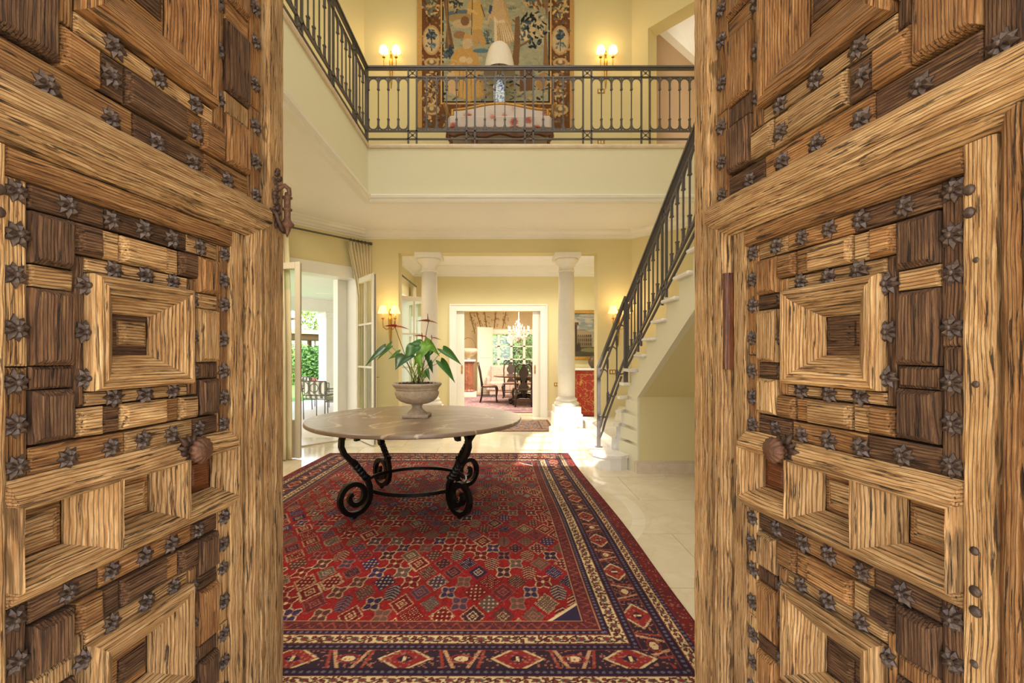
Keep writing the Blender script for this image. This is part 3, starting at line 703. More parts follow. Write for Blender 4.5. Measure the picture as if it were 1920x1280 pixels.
for k in range(8, 23):
    y = yk(k); z = RZ*k
    m = MB(); m.cbox(XS-.05, XR-.002, y-PT-.002, y+.03, z-.035, z, .012); m.build('tread', M['whitemarble'], st)
    MB().box(XS+.002, XR-.002, y-.02, y, z-RZ-.001, z-.034).build('riser', M['whitemarble'], st)
for k in range(2, 8):
    MB().prism([(piv[k][0]+.065, 5.615 if k < 6 else 5.56), (XS+.001, 5.205), (XS+.055, 5.205), (XS+.055, 5.60)], RZ*(k-1) if k > 2 else 0, RZ*k-.035, 'z').build('stringer', M['wallpale'], st)
# stringer face (yellow) stepped on top, sloping soffit below
sl = RZ/PT
def soff(y): return .859+(5.21-y)*sl*.965
yend = yk(22)-PT
top = []
for k in range(7, 23):
    y = yk(k); top += [(y, RZ*k-.035 if k > 7 else RZ*7-.035), (y-PT, RZ*k-.035)]
poly = [(5.25, 0), (5.58, 0), (5.58, RZ*2-.03), (5.58, RZ*6-.03), (5.47, RZ*6-.03)]+top+[(yend, soff(yend)), (5.21, soff(5.21)), (5.21, 0)]
mb = MB(); mb.prism(poly, XS, XS+.06, 'x'); mb.build('stringer', M['wallpale'], st)
m = MB(); m.prism([(5.21, soff(5.21)+.0), (yend, soff(yend)), (yend, soff(yend)+.10), (5.21, soff(5.21)+.10)], XS+.06, XR-.002, 'x'); m.build('soffit', M['wall'], st)
MB().box(XS+.02, XR-.002, 5.20, 5.26, 0, .95).build('end_wall', M['wall'], st)
MB().box(XS-.016, XR-.004, 5.176, 5.199, 0, .125).box(XS-.008, XR-.004, 5.186, 5.199, .1255, .142).build('skirting', M['skirting'], st)
MB().box(XS-.018, XS-.001, 5.2, 5.52, 0, .125).box(XS-.010, XS-.001, 5.2, 5.52, .1255, .142).build('skirting', M['skirting'], st)
# stair railing
sr = thing('stair_railing', 'dark iron stair railing with looped balusters and end newel', 'railing', (1.24, 5.84, RZ)); sr.location = (0, 0, 0)
y8 = 5.50; zb = RZ*6.9-.06
railing(sr, (1.515, y8, zb+.03), (0, -1), 4.3, slope=sl, first=.42, top=.875)

iron = M['iron']
# newel at the turn and the steep bottom section with its end newel
MB().bar((1.50, 5.53, RZ*6), (1.50, 5.53, 2.03), .045).build('newel', iron, sr)
MB().bar((1.24, 5.84, RZ), (1.24, 5.84, 1.18), .042).build('newel', iron, sr)
MB().lathe([(.05, 0), (.05, .008), (.03, .014)], 16, (1.24, 5.84, RZ)).build('newel_base', iron, sr)
a0, a1 = Vector((1.24, 5.84, 1.185)), Vector((1.50, 5.53, 2.03))
def sec(t, z): p = a0.lerp(a1, t); return (p.x, p.y, p.z+z)
MB().tube([sec(-.01, 0), sec(1.02, 0)], 1, flat=(.026, .014)).build('handrail', iron, sr)
MB().tube([sec(0, -.16), sec(1, -.16)], 1, flat=(.011, .009)).build('rail', iron, sr)
MB().tube([sec(.0, -.80), sec(.08, -.80), sec(.16, -.76), sec(1, -.70)], 1, flat=(.011, .011)).build('rail', iron, sr)
MB().tube([sec(.0, -.93), sec(.16, -.93), sec(.25, -.89), sec(.85, -.82)], 1, flat=(.011, .009)).build('rail', iron, sr)
for t in (.34, .68):
    m = MB(); m.bar(sec(t, -.16), sec(t, -.74), .014); m.bar(sec(t, -.18), sec(t, -.30), .024); m.bar(sec(t, -.60), sec(t, -.74), .024); m.build('baluster', iron, sr)
for t0, t1 in ((.02, .34), (.34, .68), (.68, .98)):
    for sg, zz in ((1, -.30), (-1, -.66)):
        p = []
        for k in range(9):
            a = math.pi*k/8; t = (t0+t1)/2-math.cos(a)*(t1-t0)/2*.95; h0 = sec(t0, zz)[2]; h1 = sec(t1, zz)[2]
            q = sec(t, 0); p.append((q[0], q[1], h0+(h1-h0)*(.75 if sg > 0 else .25)+sg*math.sin(a)*.055))
        MB().tube(p, 1, flat=(.010, .0035)).build('arch_loop', iron, sr)
# ------------------------------------------------------------------ carpet
def hash2(i, j, k=0):
    x = np.sin(i*127.1+j*311.7+k*74.7)*43758.5453; return x-np.floor(x)
L_ = lambda *c: np.array(srgb(*c))
def field_pattern(x, y, red=(140, 26, 28)):
    """diamond lattice of small motifs; x, y in metres"""
    W_, H_ = .152, .235
    best = np.full(x.shape, 9.0); ci = np.zeros(x.shape); cj = np.zeros(x.shape); la = np.zeros(x.shape); lb_ = np.zeros(x.shape)
    for o in (0, .5):
        i = np.round(x/W_-o); j = np.round(y/H_-o); a = (x/W_-o-i)*2; b = (y/H_-o-j)*2
        d = np.abs(a)+np.abs(b); s = d < best
        best = np.where(s, d, best); ci = np.where(s, i+o*.5, ci); cj = np.where(s, j+o*.5, cj); la = np.where(s, a, la); lb_ = np.where(s, b, lb_)
    h = hash2(ci, cj); h2 = hash2(ci, cj, 1); h3 = hash2(ci, cj, 2)
    base = L_(*red)
    col = np.ones(x.shape+(3,))*base
    tone = .85+.3*hash2(np.floor(x/.02), np.floor(y/.9), 5)[..., None]*.6
    pal = np.array([L_(44, 30, 58), L_(84, 44, 40), L_(56, 40, 76), L_(92, 72, 66), L_(98, 30, 36), L_(74, 52, 68), L_(60, 26, 36), L_(96, 70, 56)])
    fill = pal[np.clip((h*8).astype(int), 0, 7)]
    cream = L_(196, 166, 126); navy = L_(40, 28, 52); rose = L_(150, 92, 80)
    r = np.sqrt(la**2+lb_**2); ang = np.arctan2(lb_, la)
    size = .70+.18*h3
    q = 11.0; sa = np.round(la*q)/q; sb = np.round(lb_*q)/q; sd = np.abs(sa)+np.abs(sb)
    kind = np.floor(h2*6)
    inside = sd < size
    lobed = (kind == 0) | (kind == 3)
    inside = np.where(lobed, r*(1+.25*np.cos(4*ang)) < size*.80, inside)
    tree = kind == 5
    inside = np.where(tree, (np.abs(la) < .75*size*(1-np.abs(lb_)*.6)) & (np.abs(lb_) < .72), inside)
    fill = np.where((h3 > .72)[..., None], base*.55, fill)
    col = np.where(inside[..., None], fill, col)
    def put(m, c):
        nonlocal col; col = np.where(m[..., None], c, col)
    acc = np.where((h3 > .5)[..., None], cream, np.where((h > .5)[..., None], rose, cream*.7))
    put(inside & (kind == 1) & (np.mod(np.round((la+lb_)*13), 3) == 0) & (np.mod(np.round((la-lb_)*13), 3) == 0), acc)
    put(inside & (kind == 2) & (np.abs(np.mod(sd*4.2, 1)-.5) < .14), acc)
    put(inside & lobed & (np.abs(r*(1+.25*np.cos(4*ang))-size*.70) < .06), acc)
    put(inside & lobed & (np.abs(np.sin(2*ang)) < .22) & (r < size*.6), rose); put(inside & lobed & (r < .14), acc)
    put(inside & (kind == 4) & (np.hypot(np.mod(la*3.2+.5, 1)-.5, np.mod(lb_*3.2+.5, 1)-.5) < .22), acc)
    put(inside & tree & (np.abs(la) < .06), navy); put(inside & tree & (np.abs(np.mod(lb_*4+np.abs(la)*2.2, 1)-.5) < .16), acc*.8)
    put((kind < 5) & (~lobed) & (np.abs(sd-size) < .05) & (h > .45), acc*.75)
    put((~inside) & (hash2(np.floor(x/.008), np.floor(y/.012), 11) > .90), base*.62)
    put(hash2(np.floor(x/.006), np.floor(y/.008), 12) > .965, L_(120, 74, 66))
    return col*tone
def border_pattern(e, t, D):
    """e distance from the rug edge, t position along the side"""
    col = np.ones(e.shape+(3,))*L_(96, 40, 34)
    cream = L_(206, 178, 132); dark = L_(44, 30, 46); red = L_(134, 38, 36)
    def put(m, c): 
        nonlocal col; col = np.where(m[..., None], c, col)
    def band(a, b): return (e >= a) & (e < b)
    # outer brown-red band with speckle
    m = band(0, .09); put(m, L_(112, 32, 34)); put(m & (hash2(np.floor(e/.008), np.floor(t/.008)) > .72), L_(74, 40, 44)); put(m & (hash2(np.floor(e/.008), np.floor(t/.008), 3) > .9), L_(150, 92, 70))
    put(band(0, .014), L_(92, 22, 24))
    for a, b in ((.09, .112), (.16, .21), (.33, .375), (.445, .478)):
        m = band(a, b); put(m, dark); w = b-a
        put(m & (((e-a-w/2)/.0075)**2+((np.mod(t, .030)-.015)/.0085)**2 < 1), L_(104, 92, 108)); put(m & (np.abs((e-a)/w-.5) > .44), L_(120, 52, 44))
    for a, b in ((.112, .16), (.375, .445)):
        m = band(a, b); w = b-a; put(m, cream); v = (e-a)/w*2-1; u = np.mod(t, .115)/.115*2-1
        put(m & (np.abs(v-.55*np.sin(t/.115*2*np.pi)) < .16), L_(70, 30, 34))
        put(m & ((u*1.6)**2+v**2 < .28), L_(86, 92, 84)); put(m & ((u*1.6)**2+v**2 < .10), L_(130, 40, 40))
        put(m & (((np.abs(u)-.72)*2.4)**2+(v*1.2-.3*np.sign(u))**2 < .24), L_(62, 30, 36)); put(m & (((np.abs(u)-.72)*3.4)**2+(v*1.6-.4*np.sign(u))**2 < .14), L_(128, 52, 44)); put(m & (hash2(np.floor(e/.007), np.floor(t/.009), 13) > .80), L_(80, 48, 42)); put(m & (np.abs(np.abs(v)-.95) < .07), L_(60, 28, 34))
    m = band(.21, .33); v = (e-.21)/.12*2-1; cell = np.floor(t/.24); u = (t/.24-cell)*2-1; alt = np.mod(cell, 2) < .5
    put(m, L_(52, 34, 44))
    put(m & alt & (np.abs(u)*.8+np.abs(v)*.55 < .72), L_(132, 40, 38)); put(m & alt & (np.abs(np.abs(u)*.8+np.abs(v)*.55-.72) < .06), cream*.9)
    put(m & alt & (np.abs(u)*1.6+np.abs(v) < .5), dark); put(m & alt & (np.abs(u) < .06) & (np.abs(v) < .3), cream)
    put(m & ~alt & (np.abs(np.abs(u)-.45-.2*v) < .07), L_(186, 142, 104)); put(m & ~alt & (np.abs(np.abs(u)-.7-.1*v) < .06), L_(140, 56, 46))
    put(m & ~alt & (u**2+(v*.8)**2 < .06), cream); put(m & ~alt & (np.abs(u**2+(v*.8)**2-.14) < .04), L_(126, 44, 42))
    put(m & (hash2(np.floor(e/.009), np.floor(t/.009), 7) > .86), L_(150, 96, 76))
    m = band(.478, .555); v = (e-.478)/.077*2-1; put(m, L_(98, 40, 38))
    put(m & (np.abs(v-.5*np.sin(t/.06*2*np.pi)) < .2), L_(140, 70, 56)); put(m & (hash2(np.floor(e/.009), np.floor(t/.009), 9) > .8), L_(66, 34, 44)); put(m & (np.abs(v) > .9), L_(170, 128, 96))
    return col
NC = 700
rows = [1.75]
while rows[-1] < 6.24: rows.append(rows[-1]+.0034*(rows[-1]/1.75)**1.15)
rows = np.array(rows); s_ = np.linspace(0, 1, NC)
S, Y = np.meshgrid(s_, rows)
xl = -2.55+(Y-1.75)*.048; xr = 1.0-(Y-1.75)*.021+.012*np.sin(Y*2.1)
X = xl+(xr-xl)*S; wid = 3.4; lx = S*wid; ly = Y-1.75; Ln = 6.24-1.75
ex = np.minimum(lx, wid-lx); ey = np.minimum(ly, Ln-ly); e = np.minimum(ex, ey)
t_ = np.where(ex < ey, ly, lx)
colr = np.where((e > .555)[..., None], field_pattern(lx-1.7, ly-2.245), border_pattern(e, t_, Y))
corner = (e > .555) & ((ex-.555)+(ey-.555) < .16); colr = np.where(corner[..., None], L_(48, 36, 60), colr)
corner = (e > .555) & (np.abs((ex-.555)+(ey-.555)-.16) < .012); colr = np.where(corner[..., None], L_(206, 180, 140), colr)
abrash = 1+.10*np.sin(Y*9+np.sin(Y*23)*.7)+.06*np.sin(Y*41)
colr = colr*abrash[..., None]
Zr = .010+.0012*np.sin(Y*5+X*3)
Zr = np.where((S <= 0) | (S >= 1) | (Y <= 1.75) | (Y >= rows[-1]), .001, Zr)
P = np.stack([X, Y, Zr], -1)
rug = colour_mesh('carpet', P, colr, vcol('red_knotted_wool', .95, .25, 260))
tag(rug, 'large red patterned carpet with dark banded border under the round table', 'carpet')
fr = MB(); rr = random.Random(5)
for k in range(420):
    t = k/420; x = -2.33+t*3.23; fr.add([(x, 6.235, .006), (x+.004, 6.235, .006), (x+.002+rr.uniform(-.006, .006), 6.262+rr.uniform(0, .012), .002)], [(0, 1, 2)])
fo = fr.build('fringe', plain('cream_fringe', srgb(214, 196, 160), .9), rug); fo['kind'] = 'stuff'
# ------------------------------------------------------------------ round table
TC = Vector((-.765, 4.145)); TZ = .785
tb = thing('round_table', 'round brown marble table on black scrolled iron legs', 'table', (TC.x, TC.y, .012))
M['brownmarble'] = marble('brown_marble', srgb(116, 94, 76), srgb(142, 120, 100), srgb(206, 186, 158), .22, 2.2, 1.1, .8, .012)
M['brownmarble'].node_tree.nodes['Principled BSDF'].inputs['Roughness'].default_value = .3
z = TZ-.012
MB().lathe([(.90, z-.034), (.935, z-.034), (.944, z-.028), (.946, z-.016), (.944, z-.006), (.938, z), (.001, z)], 96, cap=False).build('table_top', M['brownmarble'], tb)
for o in tb.children: autosmooth(o, 30)
lp = []
cr, cz = .60, .170
for k in range(40):                       # spiral: starts near the middle, ends on the inner (table-centre) side
    f = k/39; a = math.radians(-60+600*f); r = .030+.108*min(1, f*1.25)
    lp.append((cr+r*math.cos(a), cz+r*math.sin(a)))
# last angle = 540 -> on the inner side (r smaller), heading down; so mirror vertically to head up
lp = [(r, 2*cz-z_) for r, z_ in lp]
lp += [(.468, .235), (.492, .300), (.535, .360), (.585, .420), (.640, .475), (.690, .530), (.715, .590), (.712, .645), (.690, .690), (.650, .722), (.605, .722), (.570, .700), (.558, .668), (.575, .640), (.600, .640)]
for q in range(4):
    a = math.radians(45+90*q); ca, sa = math.cos(a), math.sin(a)
    f3 = lambda r, z_: (r*ca, r*sa, z_+.012)
    lg = MB().tube([f3(r, z_) for r, z_ in lp], [1-.25*max(0, 1-i/8) for i in range(len(lp))], flat=(.0195, .0195)).build('leg', M['blackiron'], tb)
    seg = [Vector(f3(.492, .300)).lerp(Vector(f3(.600, .437)), i/14) for i in range(15)]
    MB().tube(seg, 1, flat=(.0225, .0225), twist=.5).build('twist', M['blackiron'], lg)
    for rr_, zz in ((.492, .300), (.612, .448)):
        m = MB(); d = Vector((ca*.6, sa*.6, .76)).normalized(); c0 = Vector(f3(rr_, zz)); m.tube([c0-d*.016, c0+d*.016], 1, flat=(.026, .026)); m.build('collar', M['blackiron'], lg)
    MB().sphere(f3(.60, .012), .022, 12, 8).build('ball_foot', M['blackiron'], lg, True)
hoop = []
n = 64; m = MB(); vs = []
for k in range(n):
    a = 2*math.pi*k/n
    for r, z_ in ((.440, .185), (.453, .185), (.453, .215), (.440, .215)): vs.append((r*math.cos(a), r*math.sin(a), z_))
m.add(vs, [(k*4+j, k*4+(j+1) % 4, ((k+1) % n)*4+(j+1) % 4, ((k+1) % n)*4+j) for k in range(n) for j in range(4)]); m.build('hoop', M['blackiron'], tb)
# ------------------------------------------------------------------ urn and flamingo flower
UX, UY = -.765, 4.165
ur = thing('stone_urn', 'weathered stone urn on square foot standing on the round table', 'urn', (UX, UY, TZ))
M['urn'] = plain('mottled_stone', srgb(178, 160, 138), .75, var=.22, scale=34, bump=.3, bscale=70)
MB().cbox(-.115, .115, -.115, .115, 0, .030, .006).build('square_foot', M['urn'], ur)
MB().lathe([(.088, .030), (.086, .04), (.074, .050), (.054, .068), (.044, .088), (.043, .098), (.052, .104), (.050, .112)], 40).build('stem', M['urn'], ur, True)
MB().lathe([(.05, .112), (.10, .122), (.150, .142), (.182, .170), (.196, .202), (.198, .222), (.186, .238), (.187, .246), (.196, .252), (.196, .262), (.208, .274), (.222, .290), (.222, .302), (.208, .308), (.195, .302), (.19, .28), (.001, .275)], 48, cap=False).build('bowl', M['urn'], ur)
for o in ur.children: autosmooth(o, 35)
pt = thing('flamingo_flower_plant', 'green leafy plant with red spathe flowers growing in the urn', 'plant', (UX, UY, TZ+.27))
soil = MB(); rr = random.Random(9)
soil.lathe([(.188, .0), (.17, .02), (.1, .03), (.001, .032)], 24, cap=False)
for k in range(120):
    a = rr.uniform(0, 6.3); q = .17*math.sqrt(rr.random()); soil.sphere((q*math.cos(a), q*math.sin(a), .03), rr.uniform(.004, .010), 5, 3)
soil.build('soil', plain('dark_soil', srgb(62, 46, 36), .95, var=.3, scale=60), pt)
LEAF = [plain('anthurium_leaf', srgb(52, 104, 34), .3, var=.25, scale=22), plain('young_anthurium_leaf', srgb(110, 158, 44), .35, var=.2, scale=22), plain('deep_green_leaf', srgb(34, 76, 36), .28, var=.2, scale=22)]
STEM = plain('leaf_stalk', srgb(134, 150, 70), .5); FST = plain('flower_stalk', srgb(120, 66, 44), .5)
SPA = [plain('red_spathe', srgb(170, 44, 30), .3, var=.15, scale=20), plain('brownish_spathe', srgb(150, 84, 52), .35, var=.2, scale=20)]
def leaf_mesh(mb, base, tip, width, droop, roll, cup=.15, face=(0, 0, 1)):
    b, t = Vector(base), Vector(tip); d = t-b; Ln_ = d.length; d.normalize()
    side = d.cross(Vector(face)); side = side.normalized() if side.length > .05 else Vector((1, 0, 0))
    side = Matrix.Rotation(roll, 3, d) @ side; up = side.cross(d)
    out = [(-.10, .42), (-.14, .70), (-.06, .92), (.10, 1.0), (.28, .90), (.48, .66), (.68, .40), (.86, .16), (1.0, 0)]
    mid = [(.02)]+[0]*8
    vs = []; 
    for i, (a, w) in enumerate(out):
        y = a; c = max(a, 0) if i > 1 else .0
        cen = b+d*(c*Ln_)-up*(droop*c*c*Ln_)
        for sg in (-1, 0, 1):
            if sg == 0: vs.append(tuple(cen))
            else: vs.append(tuple(b+d*(y*Ln_)+side*(sg*w*width/2)-up*(droop*max(y, 0)**2*Ln_)+up*(cup*w*width)))
    fs = []
    for i in range(len(out)-1): fs += [(i*3, i*3+1, i*3+4, i*3+3), (i*3+1, i*3+2, i*3+5, i*3+4)]
    mb.add(vs, fs)
def leaf_at(base_px, tip_px, D1, D2, width, mat, droop=.1, roll=0):
    b = at(*base_px, D1); t = at(*tip_px, D2); off = Vector((UX, UY, TZ+.27))
    m = MB(); leaf_mesh(m, b-off, t-off, width*1.15, droop, roll*.45, .10, (0, -.8, .6)); o = m.build('leaf', LEAF[mat], pt, True)
    sd = o.modifiers.new('thickness', 'SOLIDIFY'); sd.thickness = .0012
    return b-off
leaves = [ # base px, tip px, depth base/tip, width, colour, droop, roll, stalk foot offset
 ((722, 652), (682, 683), 4.05, 3.98, .085, 2, .10, .7), ((733, 648), (703, 674), 4.2, 4.25, .075, 0, .1, .5), ((762, 668), (740, 686), 3.95, 3.80, .15, 2, .2, .5),
 ((778, 650), (757, 676), 4.0, 3.92, .12, 0, .2, .3), ((790, 645), (768, 642), 4.2, 4.15, .09, 0, .2, .1), ((800, 648), (772, 684), 4.05, 3.95, .10, 1, .2, .2),
 ((797, 640), (826, 664), 4.1, 4.05, .085, 1, .15, -.6), ((800, 660), (806, 690), 4.15, 4.1, .05, 0, .1, .8), ((806, 678), (811, 700), 4.1, 4.05, .04, 2, .1, .6), ((800, 695), (806, 714), 4.1, 4.08, .035, 0, .1, .4),
 ((830, 655), (866, 682), 4.1, 4.0, .10, 0, .05, -.9), ((826, 678), (855, 715), 4.05, 3.98, .085, 0, .1, -.8), ((748, 662), (726, 672), 4.3, 4.35, .07, 0, .1, .3), ((783, 668), (790, 690), 3.95, 3.9, .06, 1, .2, .4),
 ((812, 655), (795, 672), 4.3, 4.35, .08, 0, .2, .2), ((770, 655), (783, 640), 4.3, 4.4, .08, 2, .1, .3), ((787, 700), (782, 682), 4.1, 4.05, .03, 1, 0, .3), ((796, 706), (800, 688), 4.15, 4.15, .03, 1, 0, .5)]
for (bp_, tp_, d1, d2, wd, cm, dr_, rl) in leaves:
    b = leaf_at(bp_, tp_, d1, d2, wd, cm, dr_, rl)
    f0 = Vector((rr.uniform(-.05, .05), rr.uniform(-.05, .05), .03)); mid_ = f0.lerp(b, .55)+Vector((0, 0, .03))
    MB().tube([f0, f0.lerp(mid_, .5)+Vector((0, 0, .015)), mid_, b], [.0042, .0035, .003, .0025], 6).build('stalk', STEM, pt, True)
for (px_, py_, D_, w_, mt, dx) in ((741, 612, 4.0, .075, 0, -.055), (742, 612, 4.02, .055, 0, .075), (803, 602, 4.05, .06, 1, -.06), (804, 602, 4.05, .045, 1, .05), (791, 630, 4.1, .04, 0, -.045), (794, 630, 4.1, .03, 0, .025), (812, 633, 4.1, .035, 1, .045), (803, 640, 4.15, .025, 0, -.02)):
    b = at(px_, py_, D_)-Vector((UX, UY, TZ+.27)); m = MB()
    leaf_mesh(m, b, b+Vector((dx*1.7, -.03, .012 if dx < 0 else -.012)), w_, .12, .25, .1); o = m.build('spathe', SPA[mt], pt, True)
    sd = o.modifiers.new('thickness', 'SOLIDIFY'); sd.thickness = .0012
for (px_, py_, D_, h) in ((741, 614, 4.0, .058), (803, 604, 4.05, .075), (792, 632, 4.1, .04), (810, 634, 4.1, .03)):
    b = at(px_, py_, D_)-Vector((UX, UY, TZ+.27)); f0 = Vector((rr.uniform(-.03, .03), rr.uniform(-.03, .03), .03))
    MB().tube([f0, f0.lerp(b, .5)+Vector((0, 0, .01)), b], [.0038, .0032, .003], 6).build('flower_stalk', FST, pt, True)
    MB().tube([b, b+Vector((-.004, 0, h*.5)), b+Vector((-.006, 0, h))], [.005, .005, .0025], 7).build('spadix', FST, pt, True)
# ------------------------------------------------------------------ tapestry (flat woven picture, drawn as coloured stitches)
class Canvas:
    """small raster in photo-pixel units of the wall picture; colours are linear"""
    def __init__(s, x0, x1, y0, y1, res):
        s.w = int((x1-x0)*res)+1; s.h = int((y1-y0)*res)+1
        s.x, s.y = np.meshgrid(np.linspace(x0, x1, s.w), np.linspace(y0, y1, s.h)); s.c = np.zeros((s.h, s.w, 3))
        rs = np.random.RandomState(4); s.jx = rs.normal(0, .35, s.x.shape); s.jy = rs.normal(0, .35, s.x.shape)
    def put(s, m, c): s.c = np.where(m[..., None], L_(*c), s.c)
    def rect(s, x0, y0, x1, y1, c): s.put((s.x >= x0) & (s.x < x1) & (s.y >= y0) & (s.y < y1), c)
    def ell(s, cx, cy, rx, ry, c, rot=0):
        ca, sa = math.cos(rot), math.sin(rot); dx, dy = s.x+s.jx-cx, s.y+s.jy-cy
        s.put(((dx*ca+dy*sa)/rx)**2+((-dx*sa+dy*ca)/ry)**2 < 1, c)
    def poly(s, pts, c):
        X_, Y_ = s.x+s.jx*.6, s.y+s.jy*.6; ins = np.zeros(s.x.shape, bool); n = len(pts)
        for i in range(n):
            (x1, y1), (x2, y2) = pts[i], pts[(i+1) % n]
            if y1 == y2: continue
            cr = ((y1 > Y_) != (y2 > Y_)) & (X_ < (x2-x1)*(Y_-y1)/(y2-y1)+x1); ins ^= cr
        s.put(ins, c)
    def line(s, pts, w, c):
        for (x1, y1), (x2, y2) in zip(pts[:-1], pts[1:]):
            dx, dy = x2-x1, y2-y1; L2 = dx*dx+dy*dy+1e-9
            t = np.clip(((s.x-x1)*dx+(s.y-y1)*dy)/L2, 0, 1); s.put((s.x-x1-t*dx)**2+(s.y-y1-t*dy)**2 < (w/2)**2, c)
    def leaves(s, cx, cy, rx, ry, n, cols, size, rnd):
        for k in range(n):
            a = rnd.uniform(0, 6.28); q = math.sqrt(rnd.random()); s.ell(cx+rx*q*math.cos(a), cy+ry*q*math.sin(a), size*rnd.uniform(.7, 1.3), size*rnd.uniform(.3, .55), rnd.choice(cols), rnd.uniform(0, 3.14))
rnd = random.Random(21)
cv = Canvas(782, 1076, -8, 240, 1.35)
cv.rect(780, -20, 1080, 260, (112, 76, 50))                       # border ground
for x in (782, 1068): cv.rect(x, -20, x+9, 260, (196, 160, 104))
for x0, x1 in ((791, 828), (1033, 1068)):                          # side borders: scrolls, cartouches, vases
    xc = (x0+x1)/2
    for k in range(150):
        cv.ell(rnd.uniform(x0+1, x1-1), rnd.uniform(-8, 236), rnd.uniform(1.2, 4), rnd.uniform(1, 3), rnd.choice([(206, 176, 128), (184, 150, 104), (120, 110, 100), (92, 100, 110), (150, 110, 74), (84, 58, 42)]), rnd.uniform(0, 3))
    cv.ell(xc, 76, 17, 28, (190, 156, 112)); cv.ell(xc, 76, 14, 24, (202, 182, 148)); cv.leaves(xc, 66, 8, 9, 22, [(70, 92, 116), (56, 66, 84), (110, 128, 138)], 4, rnd); cv.line([(xc, 60), (xc, 96)], 1.6, (66, 62, 60)); cv.leaves(xc, 86, 10, 6, 10, [(120, 138, 150), (86, 108, 130)], 3.5, rnd)
    for y, r in ((118, 9), (206, 10)): cv.ell(xc, y, r+5, r, (196, 168, 126)); cv.ell(xc, y, r, r-4, (128, 108, 88)); cv.ell(xc, y-2, 4, 4, (214, 190, 146))
    cv.leaves(xc, 16, 13, 18, 40, [(198, 170, 124), (112, 122, 112), (88, 100, 98), (216, 190, 140)], 4.5, rnd)
    cv.leaves(xc, 165, 11, 34, 60, [(198, 168, 122), (150, 120, 92), (124, 122, 120), (208, 182, 138), (90, 70, 60)], 4.0, rnd)
for k in range(120): cv.ell(rnd.uniform(830, 1032), rnd.uniform(198, 238), rnd.uniform(2, 6), rnd.uniform(1.2, 3), rnd.choice([(190, 164, 124), (112, 112, 108), (146, 100, 66), (76, 74, 80)]), rnd.uniform(0, 3))
cv.rect(826, -20, 829, 196, (206, 172, 118)); cv.rect(1031, -20, 1034, 196, (206, 172, 118)); cv.rect(826, 193, 1034, 196, (206, 172, 118))
cv.rect(829, -20, 1031, 193, (54, 46, 46)); cv.rect(832, -20, 1028, 190, (168, 168, 146))            # picture field
for k in range(420): cv.ell(rnd.uniform(832, 1028), rnd.uniform(-10, 188), rnd.uniform(2, 9), rnd.uniform(1, 3.5), rnd.choice([(178, 174, 146), (150, 160, 146), (188, 178, 150), (140, 152, 146), (166, 160, 132)]), rnd.uniform(-.3, .3))
cv.ell(868, 26, 30, 7, (96, 118, 134)); cv.ell(866, 34, 28, 8, (172, 146, 108)); cv.ell(868, 45, 20, 9, (200, 178, 144)); cv.ell(872, 40, 8, 9, (134, 100, 72)); cv.ell(862, 66, 12, 7, (156, 122, 86))
cv.leaves(850, 8, 16, 14, 60, [(208, 186, 140), (72, 84, 90), (188, 160, 112), (60, 74, 84)], 4.5, rnd)
cv.leaves(1004, 4, 22, 12, 60, [(66, 88, 104), (206, 176, 130), (96, 116, 120), (128, 84, 58)], 4.8, rnd)
cv.poly([(831, -10), (840, -10), (842, 40), (852, 92), (834, 92), (838, 50)], (120, 92, 68)); cv.poly([(834, -10), (838, -10), (840, 60), (846, 92), (840, 92)], (146, 116, 86))
cv.poly([(1016, -10), (1030, -10), (1024, 60), (1030, 130), (1018, 130), (1020, 70), (1026, 40)], (142, 112, 84))
# shepherd
cv.poly([(878, 2), (900, 0), (908, 28), (902, 60), (884, 60), (886, 30), (876, 26)], (206, 172, 110)); cv.ell(889, -2, 7, 8, (214, 186, 148)); cv.poly([(886, 56), (902, 56), (912, 82), (904, 90), (896, 74), (896, 88), (888, 86)], (192, 156, 100)); cv.line([(886, -8), (884, 70)], 1.4, (86, 64, 48)); cv.line([(878, 18), (894, 26)], 5, (216, 184, 124)); cv.line([(902, 10), (909, 32)], 2, (120, 88, 56))
# lady in a long gown
cv.poly([(926, -2), (942, -4), (950, 24), (966, 76), (948, 86), (928, 82), (926, 40), (918, 34), (922, 12)], (204, 176, 138)); cv.poly([(934, 40), (944, 36), (964, 74), (944, 80)], (222, 204, 172)); cv.poly([(926, 30), (934, 40), (932, 84), (927, 82)], (226, 208, 178))
for k in range(7): cv.line([(932+k*3, 44), (934+k*5, 82)], .9, (156, 120, 82))
cv.ell(932, -4, 6, 7, (216, 188, 150)); cv.line([(924, 14), (914, 44)], 4, (206, 178, 140)); cv.line([(946, 8), (957, 46)], 4, (196, 162, 112)); cv.poly([(918, 10), (924, 12), (920, 28), (916, 24)], (70, 84, 116))
# kneeling figure in an ochre robe
cv.poly([(852, 96), (866, 88), (892, 92), (900, 120), (912, 180), (880, 192), (852, 178), (838, 170), (842, 122)], (198, 158, 98)); cv.poly([(858, 120), (884, 128), (892, 182), (870, 188), (848, 172)], (212, 176, 116)); cv.poly([(840, 124), (852, 118), (856, 178), (842, 174)], (214, 184, 146))
for k in range(6): cv.line([(862+k*6, 122), (860+k*7, 186)], 1.1, (150, 110, 64))
cv.ell(876, 82, 9, 11, (204, 180, 148), .3); cv.poly([(868, 76), (872, 62), (884, 66), (888, 76), (878, 72)], (200, 160, 104)); cv.ell(868, 112, 7, 6, (218, 196, 160)); cv.ell(880, 114, 6, 6, (212, 188, 152)); cv.line([(846, 112), (864, 118)], 4, (206, 172, 112))
